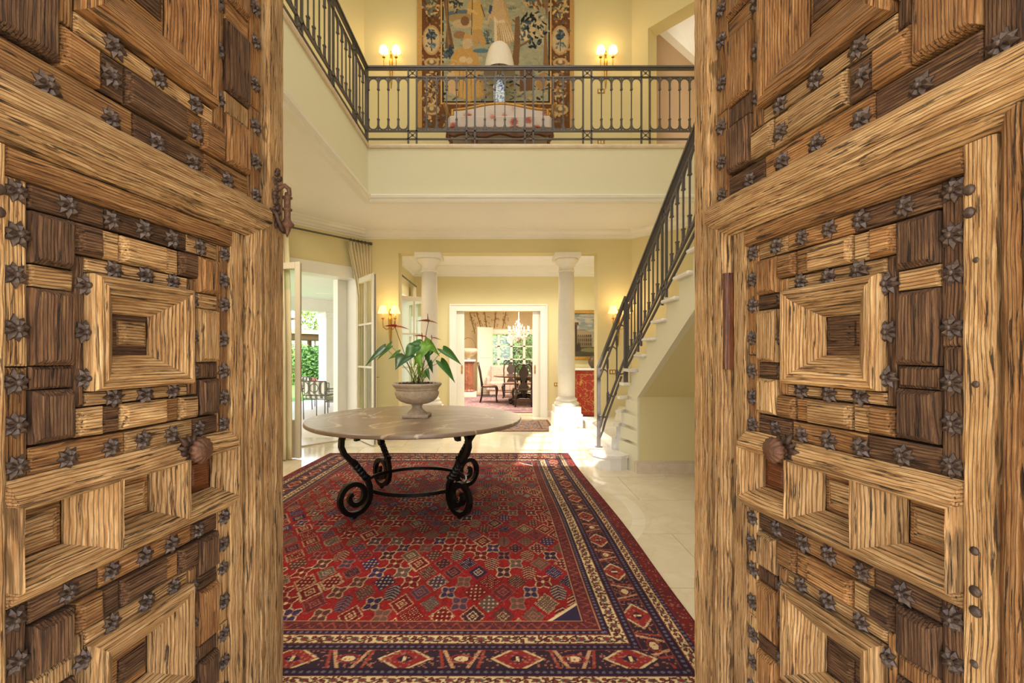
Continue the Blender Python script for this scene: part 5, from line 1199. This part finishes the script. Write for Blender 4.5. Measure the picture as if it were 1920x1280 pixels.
def dining_chair(label, x, y, rz):
    c = thing('dining_chair', label, 'chair', (x, y, .008), rz, 'dark high-backed dining chairs')
    # chair faces local +y
    MB().prism([(-.22, -.21), (.22, -.21), (.26, .22), (-.26, .22)], .42, .455, 'z').build('seat_rail', DK, c)
    MB().grid(lambda u, v: ((u-.5)*(.42+.08*v), -.19+.39*v, .455+.035*math.sin(math.pi*u)**.5*math.sin(math.pi*v)**.5), 8, 8).build('seat', SEAT, c, True)
    for sx_ in (-1, 1):
        MB().tube([(sx_*.23, .19, .44), (sx_*.265, .215, .34), (sx_*.24, .20, .16), (sx_*.235, .205, .04), (sx_*.25, .22, 0)], [.034, .036, .02, .018, .026], 8).build('leg', DK, c, True)
        MB().tube([(sx_*.20, -.20, .44), (sx_*.20, -.21, .2), (sx_*.21, -.25, 0)], [.024, .02, .022], 8).build('leg', DK, c, True)
        MB().tube([(sx_*.20, -.20, .44), (sx_*.21, -.23, .65), (sx_*.225, -.26, .85), (sx_*.20, -.30, 1.02), (sx_*.12, -.315, 1.10), (sx_*.05, -.32, 1.07), (0, -.32, 1.09)], [.024, .02, .02, .022, .024, .02, .02], 8).build('back_post', DK, c, True)
    MB().grid(lambda u, v: ((u-.5)*.17*(1.0+.55*math.cos(v*9.5)), -.215-.105*v, .46+.61*v), 6, 14).build('splat', DK, c, True)
    MB().bar((-.22, .05, .17), (.22, .05, .17), .022).build('stretcher', DK, c)
    for sx_ in (-1, 1): MB().bar((sx_*.235, .19, .17), (sx_*.205, -.22, .17), .022).build('stretcher', DK, c)
    return c
dining_chair('dark high-backed dining chair seen in profile at the end of the table', -.34, 12.95, -math.pi/2)
dining_chair('dark high-backed dining chair with its back towards the hall', .565, 11.75+.15, 0)
dining_chair('dark high-backed dining chair at the far side of the table, facing the hall', .30, 14.2, math.pi)
dining_chair('dark high-backed dining chair at the far side, partly behind the near chair', 1.0, 14.2, math.pi)
# upholstered armchair by the window
ac = thing('armchair', 'floral upholstered armchair by the dining room window', 'armchair', (-.05, 15.6, 0), math.pi)
FLR = plain('floral_chintz', srgb(214, 190, 178), .9, var=.3, scale=26)
MB().cbox(-.36, .36, -.34, .36, .12, .44, .05).build('seat', FLR, ac); MB().cbox(-.34, .34, -.42, -.26, .3, .98, .06).build('backrest', FLR, ac)
for sx_ in (-1, 1): MB().cbox(sx_*.4-.07, sx_*.4+.07, -.36, .34, .12, .62, .05).build('armrest', FLR, ac)
MB().cbox(-.34, .34, -.32, .32, .0, .12, .01).build('skirt', FLR, ac)
# curtain beside the window
def curtain(name, label, P0, P1, z0, z1, n, depth, mat, taper=None, parent=None):
    a, b = Vector(P0), Vector(P1); d = (b-a); Ln_ = d.length; d.normalize(); nn = Vector((-d.y, d.x)); m = MB(); nv = 14
    def fn(u, v):
        k = taper(v) if taper else (0.0, 1.0); t = k[0]+(k[1]-k[0])*u
        w_ = depth*(.6+.4*math.sin(v*3.0+u*2))*math.sin(u*2*math.pi*n+math.sin(v*2.0)*.5); p = a+d*(t*Ln_)+nn*w_; return (p.x, p.y, z1+(z0-z1)*v)
    m.grid(fn, n*10, nv); o = m.build('drape', mat, None, True); sd = o.modifiers.new('thickness', 'SOLIDIFY'); sd.thickness = .004
    c = thing(name, label, 'curtain'); o.parent = c; return c
CH = plain('brown_patterned_curtain', srgb(126, 88, 66), .9, var=.35, scale=30)
curtain('curtain', 'brown patterned curtain beside the dining room window', (WX1+.0, DF-.12), (WX1+.45, DF-.12), .02, 2.4, 4, .04, CH)
# chandelier
ch = thing('chandelier', 'crystal chandelier with lit candles over the dining table', 'chandelier', (.48, 12.6, 0))
BULB3 = plain('chandelier_bulb', srgb(255, 240, 210), .5, emit=((1, .8, .5), 5.0)); CRY = plain('crystal', srgb(190, 182, 170), .08, var=.05, spec=1.0); z0 = 1.62
MB().lathe([(.01, 3.3), (.012, 2.35), (.03, 2.30), (.014, 2.25), (.05, 2.16), (.02, 2.08), (.06, 2.0), (.03, 1.92), (.075, 1.84), (.02, 1.74), (.004, 1.66)], 14, cap=True).build('stem', CRY, ch, True)
rnd = random.Random(4)
for q in range(8):
    a = q*math.pi/4+.2; p = lambda r, z: (r*math.cos(a), r*math.sin(a), z)
    am = MB().tube([p(.03, 1.86), p(.12, 1.80), p(.22, 1.83), p(.28, 1.92), p(.285, 1.97)], .008, 6).build('arm', CRY, ch, True)
    MB().lathe([(.012, 0), (.04, .012), (.042, .018)], 10, p(.285, 1.97)).build('drip_pan', CRY, am, True)
    MB().lathe([(.011, 0), (.011, .085)], 8, p(.285, 1.985)).build('candle', CAN, am)
    MB().sphere(p(.285, 2.095), .015, 8, 6, (1, 1, 1.7)).build('bulb', BULB3, am, True)
    for k in range(9): t = rnd.uniform(.3, 1); MB().sphere(p(.285*t+rnd.uniform(-.03, .03), 1.90-.10*rnd.random()-.06*math.sin(t*3)), .013, 6, 4, (.7, .7, 1.5)).build('crystal_drop', CRY, ch)
for k in range(46):
    a = rnd.uniform(0, 6.28); t = rnd.random(); r = .05+.09*rnd.random() if t > .5 else .10*rnd.random()+.02; z = rnd.uniform(2.05, 2.28) if t > .5 else rnd.uniform(1.62, 1.80)
    MB().sphere((r*math.cos(a), r*math.sin(a), z), .012, 6, 4, (.7, .7, 1.6)).build('crystal_drop', CRY, ch)
l = bpy.data.lights.new('chandelier_light', 'POINT'); l.energy = 14; l.color = (1, .78, .5); l.shadow_soft_size = .25; lo = bpy.data.objects.new('chandelier_light', l); COL.objects.link(lo); lo.parent = ch; lo.location = (0, 0, 2.05)
# ------------------------------------------------------------------ glazed garden doors of the hall
FRM = plain('cream_door_paint', srgb(226, 214, 190), .4, var=.03); DKE = plain('dark_rubber_seal', srgb(74, 66, 58), .6)
def glazed_leaf(name, label, hinge, free, zt=2.53, rows=3, thick=.05, zb=.47, cat='door'):
    h, f_ = Vector(hinge), Vector(free); w = (f_-h).length; d = (f_-h).normalized()
    r = thing(name, label, cat, (h.x, h.y, .012), math.atan2(d.y, d.x), kind='structure'); st_ = .075; t = thick/2
    for x0, x1 in ((0, st_), (w-st_, w)): m = MB(); m.cbox(x0, x1, -t, t, 0, zt, .006); m.build('stile', FRM, r)
    for z0, z1 in ((zt-.08, zt), (zb-.04, zb+.02), (0, .12)): m = MB(); m.box(st_, w-st_, -t, t, z0, z1); m.build('rail', FRM, r)
    m = MB(); m.box(st_, w-st_, -t*.5, t*.5, .12, zb-.04); m.build('panel', FRM, r)
    hh = (zt-.08-zb-.02)/rows
    m = MB(); m.box(w/2-.014, w/2+.014, -t*.7, t*.7, zb+.02, zt-.08); m.build('glazing_bar', FRM, r)
    for k in range(1, rows): m = MB(); m.box(st_, w-st_, -t*.7, t*.7, zb+.02+k*hh-.014, zb+.02+k*hh+.014); m.build('glazing_bar', FRM, r)
    for k in range(rows):
        for x0, x1 in ((st_, w/2-.014), (w/2+.014, w-st_)): MB().box(x0, x1, -.003, .003, zb+.02+k*hh+.01, zb+.02+(k+1)*hh-.01).build('pane', M['glass'], r)
    MB().box(w-.002, w+.006, -t*.25, t*.25, .02, zt-.02).build('seal', DKE, r)
    MB().box(w+.0, w+.012, -t*1.05, -t*.35, .01, zt).build('lock_edge', FRM, r)
    MB().tube([(w-.04, t, 1.0), (w-.04, t+.05, 1.0), (w-.13, t+.05, 1.0)], .008, 7).build('handle', M['brass'], r, True)
    return r
def onA(t, into=0.0): n_ = Vector((.75, -.66)).normalized(); return (A[0]+dA.x*t+n_.x*into, A[1]+dA.y*t+n_.y*into)
hR = onA(OA0+.03, .0); hL = onA(OA1-.03, .0)
dRl = Vector((.58, -.815)).normalized()*.80; eL = Vector((-2.555, 5.90))-Vector(hL); eL = eL.normalized()*.80
glazed_leaf('door_3', 'open glazed garden door leaf by the sconce and column', hR, (hR[0]+dRl.x, hR[1]+dRl.y))
glazed_leaf('door_4', 'open glazed garden door leaf next to the hanging curtain', hL, (hL[0]+eL.x, hL[1]+eL.y))
fr_ = MB(MA)
wbox(fr_, OA0-.01, OA0+.06, -.27, .02, 0, ZH, sA); wbox(fr_, OA1-.06, OA1+.01, -.27, .02, 0, ZH, sA); wbox(fr_, OA0-.07, OA1+.07, -.27, .025, ZH-.01, ZH+.17, sA); wbox(fr_, OA0-.07, OA0, .0, .02, 0, ZH+.17, sA)
wbox(fr_, OA0+.05, OA0+.22, -.40, -.26, 0, ZH, sA)
struct(fr_.build('trim_8', M['trim']), 'white frame round the open garden doors', 'frame')
m = MB(MA); wbox(m, OA0, OA1, -.26, .0, 0, .02, sA); struct(m.build('trim_9', M['skirting']), 'marble threshold of the garden doors', 'threshold')
# curtains and rod
CUR = plain('cream_silk_curtain', srgb(226, 212, 172), .6, var=.06, scale=4)
p0, p1 = onA(-.06, .10), onA(2.08, .10)
rd = thing('curtain_rod', 'thin dark curtain rod with rings above the garden doors', 'curtain rod', (p0[0], p0[1], 3.14))
q1 = Vector((p1[0]-p0[0], p1[1]-p0[1], 0))
MB().tube([(0, 0, 0), q1], .014, 8).build('rod', M['iron'], rd, True); MB().sphere((0, 0, 0), .026, 10, 6).build('finial', M['iron'], rd, True)
for k in range(10):
    t = (.02+.03*k) if k < 6 else (.80+.045*(k-6)); c = q1*t; pts = []
    nn = q1.normalized()
    for a in range(12): g_ = a*math.pi/6; side = Vector((-nn.y, nn.x, 0)); pts.append(c+side*(.024*math.cos(g_))+Vector((0, 0, .024*math.sin(g_)-.006)))
    MB().tube(pts, .005, 5, closed=True).build('ring', M['iron'], rd, True)
curtain('curtain', 'cream curtain gathered at the column end of the garden door rod', onA(-.05, .10), onA(.36, .10), .02, 3.105, 7, .035, CUR, lambda v: (0+.02*v, 1-.45*min(1, v*4)))
m = MB(); ta, tb_ = Vector(onA(1.27, .10)), Vector(onA(1.85, .10)); ba, bb = Vector((-2.68, 5.84)), Vector((-3.12, 5.62))
def cf(u, v):
    k = 1-(1-min(1, v*1.6))**2; p = ta.lerp(ba, k).lerp(tb_.lerp(bb, k), u); d = (tb_-ta).normalized(); nn = Vector((-d.y, d.x)); p = p+nn*(.035*math.sin(u*2*math.pi*7+v)); return (p.x, p.y, 3.10-3.08*v)
m.grid(cf, 70, 18); cc0 = thing('curtain', 'long cream curtain hanging beside the open garden door leaf', 'curtain'); o = m.build('drape', CUR, cc0, True); o.modifiers.new('thickness', 'SOLIDIFY').thickness = .004
# doors and curtain of the room behind the columns
glazed_leaf('door_8', 'open glazed door leaf beyond the garden-side column', (XB0+.02, 9.30), (XB0+.44, 8.75), 2.40)
glazed_leaf('door_9', 'glazed door leaf nearer the column in the room behind', (XB0+.02, 8.30), (XB0+.55, 8.62), 2.40)
struct(MB().box(XB0-.27, XB0+.02, GD0-.06, GD0+.04, 0, GH+.06).box(XB0-.27, XB0+.02, GD1-.04, GD1+.06, 0, GH+.06).box(XB0-.27, XB0+.02, GD0, GD1, GH-.03, GH+.06).build('trim_10', M['trim']), 'white frame of the glazed doors beyond the column', 'frame')
curtain('curtain', 'cream curtain at the glazed doors beyond the column', (XB0+.1, 9.62), (XB0+.1, 9.40), .02, 2.75, 4, .03, CUR)
r_ = thing('curtain_rod', 'dark curtain rod in the room behind the columns', 'curtain rod', (XB0+.1, 7.9, 2.78)); MB().tube([(0, 0, 0), (0, 1.8, 0)], .014, 8).build('rod', M['iron'], r_, True)
# ------------------------------------------------------------------ terrace
TER = plain('pale_terrace_stone', srgb(222, 208, 190), .5, var=.06, scale=2); TW = plain('terrace_white_render', srgb(244, 240, 234), .8, var=.02)
Lw = MA.inverted()   # terrace laid out square to the slanted wall: t along it, n out of it
TPOLY = [(-2.25, 7.75), (-2.25, 17.2), (-13.2, 5.1), (-8.4, .9), (-3.9, .9), (-3.9, 5.95), (-2.45, 7.62)]
m = MB(); m.prism(TPOLY, -.10, -.005, 'z'); struct(m.build('floor_terrace', TER), 'pale stone terrace floor outside the garden doors', 'floor')
m = MB(); m.prism(TPOLY, 2.98, 3.1, 'z'); struct(m.build('ceiling_terrace', TW), 'white terrace ceiling outside', 'ceiling')
m = MB(MA); wbox(m, -6.5, 9, -6.9, -6.45, 2.62, 2.98, sA); struct(m.build('trim_11', TW), 'white beam along the terrace front', 'beam')
def tcol(label, t, n_):
    p = MA @ Vector((t, sA*n_, 0)); c = thing('terrace_column', label, 'column', (p.x, p.y, 0), math.atan2(dA.y, dA.x), 'white terrace columns')
    MB().cbox(-.34, .34, -.34, .34, -.005, .28, .01).build('plinth', TW, c); MB().cbox(-.29, .29, -.29, .29, .28, .42, .02).build('base', TW, c)
    MB().box(-.23, .23, -.23, .23, .42, 2.45).build('shaft', TW, c); MB().cbox(-.30, .30, -.30, .30, 2.45, 2.62, .03).build('capital', TW, c)
def tn(px, D):   # terrace coordinates of a picture column at a depth
    q = Lw @ Vector(((px-CX)/F*D, D, 0)); return q.x, q.y*sA
def on_front(px, n_):
    lo, hi = 7.0, 30.0
    for _ in range(50):
        mid_ = (lo+hi)/2
        if tn(px, mid_)[1] > n_: lo = mid_
        else: hi = mid_
    return tn(px, lo)[0]
t1 = on_front(618, -6.67)
tcol('white square terrace column seen through the garden doorway', t1, -6.67); tcol('white square terrace column further along the terrace', t1-3.6, -6.67); tcol('white terrace column hidden beside the curtain', t1+4.2, -6.67)
# ceiling fan
p = at(652, 556, 10.6); fn_ = thing('ceiling_fan', 'white ceiling fan under the terrace ceiling', 'fan', (p.x, p.y, 2.98))
MB().lathe([(.06, 0), (.06, -.04), (.018, -.05), (.018, -.18), (.09, -.2), (.09, -.30), (.03, -.33)], 16).build('motor', TW, fn_, True)
for k in range(4): o = MB().box(.08, .68, -.06, .06, -.262, -.25).build('blade', TW, fn_); o.rotation_euler = (0, 0, k*math.pi/2+.35)
# outdoor table and chairs
OW = wood('outdoor_teak', 'x', (.10, .035, .012), (.26, .10, .035), (.40, .19, .08), .2, .5, .2, .3)
ot = thing('outdoor_table', 'brown wooden terrace table with pale top', 'table', (-3.06, 10.42, -.005))
MB().cbox(-.52, .52, -.45, .45, .70, .74, .008).build('table_top', plain('pale_table_top', srgb(206, 196, 186), .25), ot); MB().box(-.49, .49, -.41, .41, .60, .70).build('apron', OW, ot)
for sx_ in (-1, 1):
    for sy in (-1, 1): MB().box(sx_*.43-.06, sx_*.43+.06, sy*.35-.06, sy*.35+.06, 0, .60).build('leg', OW, ot)
STR, nt, b_ = new_mat('striped_cushion'); t_c = N(nt, 'ShaderNodeTexCoord'); wv = N(nt, 'ShaderNodeTexWave', wave_type='BANDS', bands_direction='X', Scale=2.6); nt.links.new(t_c.outputs['Object'], wv.inputs['Vector'])
cr_ = ramp(nt, [(.48, srgb(126, 128, 104)), (.52, srgb(236, 230, 212))]); nt.links.new(wv.outputs[0], cr_.inputs[0]); nt.links.new(cr_.outputs[0], b_.inputs['Base Color']); b_.inputs['Roughness'].default_value = .9
def terrace_chair(label, px, py, rz):
    D_ = F*EYE/(py-CY); p = at(px, py, D_); c = thing('terrace_chair', label, 'chair', (p.x, p.y, -.003), rz, 'iron terrace chairs with striped cushions'); ir = M['iron']
    for sx_ in (-1, 1):
        for y, tz in ((-.25, .80), (.25, .62)): MB().tube([(sx_*.27, y, 0), (sx_*.27, y-.02 if y < 0 else y, .42), (sx_*.27, y-.09 if y < 0 else y, tz)], .011, 6).build('leg', ir, c, True)
        MB().tube([(sx_*.27, -.31, .64), (sx_*.27, .25, .62)], .011, 6).build('armrest', ir, c, True)
    for z in (.42,): MB().tube([(-.27, -.25, z), (.27, -.25, z), (.27, .25, z), (-.27, .25, z)], .010, 6, closed=True).build('seat_frame', ir, c)
    MB().tube([(-.27, -.34, .80), (.27, -.34, .80)], .012, 6).build('top_rail', ir, c); MB().tube([(-.27, -.28, .50), (.27, -.28, .50)], .010, 6).build('lower_rail', ir, c)
    for cx0, a0, a1 in ((0, 0, 360), (-.27, -80, 80), (.27, 100, 260)):
        r0 = .09 if cx0 == 0 else .16
        MB().tube([(cx0+r0*math.cos(math.radians(a0+(a1-a0)*k/16)), -.325, .66+(r0 if cx0 == 0 else .15)*math.sin(math.radians(a0+(a1-a0)*k/16))) for k in range(17)], .008, 5).build('back_hoop', ir, c, True)
    MB().cbox(-.25, .25, -.24, .26, .43, .52, .025).build('seat_cushion', STR, c); MB().cbox(-.25, .25, -.30, -.22, .52, .79, .02).build('back_cushion', STR, c)
ang = math.atan2(dA.y, dA.x)
terrace_chair('iron terrace chair with striped cushions nearest the garden doorway', 604, 783, math.radians(-8))
terrace_chair('iron terrace chair with striped cushions at the near end of the terrace table', 642, 789, math.radians(90))
terrace_chair('iron terrace chair with striped cushions behind the nearest chair', 588, 764, math.radians(-30))
# garden
LAWN = plain('lawn_green', srgb(110, 150, 56), .95, var=.25, scale=8)
struct(MB().box(-60, -2, 5, 70, -.30, -.11).build('ground', LAWN), 'sunlit green lawn beyond the terrace', 'ground')
HG = [plain('hedge_green', srgb(74, 108, 44), .8, var=.35, scale=3), plain('bright_foliage', srgb(118, 148, 60), .8, var=.3, scale=3), plain('dark_foliage', srgb(50, 78, 36), .8, var=.3, scale=3)]
def foliage(rnd, c, r, n, size, mb):
    for k in range(n):
        while True:
            q = Vector((rnd.uniform(-1, 1), rnd.uniform(-1, 1), rnd.uniform(-1, 1)))
            if .35 < q.length < 1: break
        p = Vector(c)+Vector((q.x*r[0], q.y*r[1], q.z*r[2])); a = Vector((rnd.gauss(0, 1), rnd.gauss(0, 1), rnd.gauss(0, 1))).normalized(); b = a.orthogonal().normalized(); s_ = size*rnd.uniform(.6, 1.3)
        mb.add([p-a*s_, p+b*s_*.5, p+a*s_, p-b*s_*.5], [(0, 1, 2, 3)])
def shrub(name, label, cat, loc, r, n, size, mat, seed, trunk=0, group=None):
    rnd = random.Random(seed); t = thing(name, label, cat, loc, group=group); m = MB(); foliage(rnd, (0, 0, trunk+r[2]), r, n, size, m); m.build('foliage', HG[mat], t)
    MB().tube([(0, 0, 0), (.03, 0, trunk*.6), (0, 0, trunk+r[2]*.8)], [.09, .07, .04] if trunk > .4 else [.04, .03, .02], 7).build('trunk', plain('bark', srgb(110, 88, 64), .9, var=.2, scale=12) if 'bark' not in bpy.data.materials else bpy.data.materials['bark'], t)
for k, (px, D_, h, wd, label) in enumerate(((578, 21, 1.9, 1.3, 'leafy green shrub beyond the terrace by the garden doors'), (540, 22, 1.7, 1.5, 'green shrub seen through the open glazed leaf'), (596, 26, 2.0, 1.2, 'tall green shrub left of the terrace column'), (690, 22, 2.3, 1.4, 'clipped hedge bush seen through the sconce-side leaf'), (700, 27, 2.6, 1.8, 'high hedge behind the sconce-side leaf'), (560, 38, 2.6, 2.0, 'dense shrub far across the lawn'))):
    p = at(px, CY, D_); shrub('garden_shrub', label, 'shrub', (p.x, p.y, -.12), (wd*.5, wd*.5, h/2), 1500, .09, k % 2, 40+k, group='garden shrubs')
p = at(590, CY, 34); shrub('olive_tree', 'slender pale tree against the white garden house', 'tree', (p.x, p.y, -.12), (1.3, 1.3, 1.6), 900, .12, 1, 51, 2.6)
pl_ = thing('palm_tree', 'palm tree behind the terrace column', 'tree', (*at(648, CY, 42).xy, -.12)); rnd = random.Random(6)
MB().tube([(0, 0, 0), (.1, 0, 3), (.0, 0, 6.2)], [.25, .2, .2], 9).build('trunk', bpy.data.materials['bark'], pl_)
for k in range(26):
    a = rnd.uniform(0, 6.28); el = rnd.uniform(-.4, 1.1); m = MB(); L0 = 2.4
    pts = [Vector((math.cos(a)*L0*t*math.cos(el), math.sin(a)*L0*t*math.cos(el), 6.1+L0*t*math.sin(el)-1.8*t*t)) for t in (0, .25, .5, .75, 1)]
    for i in range(4):
        for j in range(6):
            q = pts[i].lerp(pts[i+1], j/6); sd_ = Vector((-math.sin(a), math.cos(a), 0))
            for sg in (-1, 1): m.add([q, q+sd_*sg*.45+Vector((math.cos(a)*.25, math.sin(a)*.25, -.22)), q+Vector((math.cos(a)*.07, math.sin(a)*.07, -.02))], [(0, 1, 2)])
    m.build('frond', HG[1], pl_)
# climbing plant on a post, pergola with brown roof, white garden house
pg = thing('pergola', 'pergola with brown timber roof edge beyond the terrace', 'pergola', (*at(600, CY, 29).xy, -.12), ang)
MB().box(-9, 9, -1.6, 1.6, 2.35, 2.65).build('roof_beam', plain('brown_timber', srgb(120, 84, 58), .8, var=.2), pg); MB().box(-9.2, 9.2, -1.9, 1.9, 2.65, 2.9).build('roof', plain('thatch_roof', srgb(196, 164, 132), .9, var=.15, scale=10), pg)
for k in range(7): MB().box(-8.4+k*2.8, -8.2+k*2.8, -1.3, -1.1, 0, 2.35).build('post', bpy.data.materials['brown_timber'], pg)
gh = thing('garden_house', 'white garden house with hipped pale roof far behind', 'building', (*at(545, CY, 48).xy, -.12), ang)
MB().box(-7, 7, -3, 3, 0, 3.4).build('wall', TW, gh); MB().add([(-7.6, -3.6, 3.4), (7.6, -3.6, 3.4), (7.6, 3.6, 3.4), (-7.6, 3.6, 3.4), (-3, 0, 6.0), (3, 0, 6.0)], [(0, 1, 5, 4), (1, 2, 5), (2, 3, 4, 5), (3, 0, 4), (0, 3, 2, 1)]).build('roof', plain('pale_roof', srgb(226, 220, 214), .8, var=.05), gh)
gw = tag(MB().box(-8, 8, -.15, .15, 0, 1.7).build('garden_wall', TW), 'low white garden wall across the lawn', 'wall'); gw.location = (*at(640, CY, 30).xy, -.12); gw.rotation_euler = (0, 0, ang); gw['kind'] = 'structure'
trl = thing('trellis', 'white wooden trellis by the terrace column', 'trellis', (*at(586, CY, 24).xy, -.12), .1)
for k in range(4): MB().box(-.3+k*.2, -.28+k*.2, -.01, .01, 0, 1.3).build('slat', TW, trl)
for k in range(6): MB().box(-.32, .35, -.02, .0, .1+k*.22, .12+k*.22).build('slat', TW, trl)
fp = thing('flower_pot', 'terracotta pot of pink flowers outside the garden doors', 'potted plant', (*at(584, CY, 15.5).xy, -.11))
MB().lathe([(.13, 0), (.19, .30), (.21, .30), (.21, .34), (.16, .34)], 16).build('pot', plain('terracotta', srgb(190, 112, 80), .8), fp, True)
rnd = random.Random(2); m = MB(); foliage(rnd, (0, 0, .46), (.24, .24, .16), 260, .05, m); m.build('foliage', HG[0], fp)
m = MB(); foliage(rnd, (0, 0, .54), (.26, .26, .14), 160, .035, m); m.build('blossoms', plain('pink_blossom', srgb(232, 120, 130), .7), fp)
# greenery outside the dining room window
struct(MB().box(-6, 8, DF+.2, 40, -.3, -.1).build('ground_back', LAWN), 'lawn behind the dining room window', 'ground')
for k in range(6): shrub('garden_shrub', ['bushy green shrub outside the dining room window, first from the open door', 'bushy green shrub outside the dining room window, second from the open door', 'bushy green shrub outside the dining room window, third from the open door', 'bushy green shrub outside the dining room window near the curtain', 'tall green bush at the back of the window view, by the open door', 'tall green bush at the back of the window view, by the curtain'][k], 'shrub', ((-1.7, -.42, .88, 2.18, .22, 1.55)[k], DF+(6.4 if k < 4 else 8.4), -.1), (.62, .7, 2.6 if k > 3 else 1.7), 2200, .11, k % 2, 70+k, group='shrubs outside the dining window')
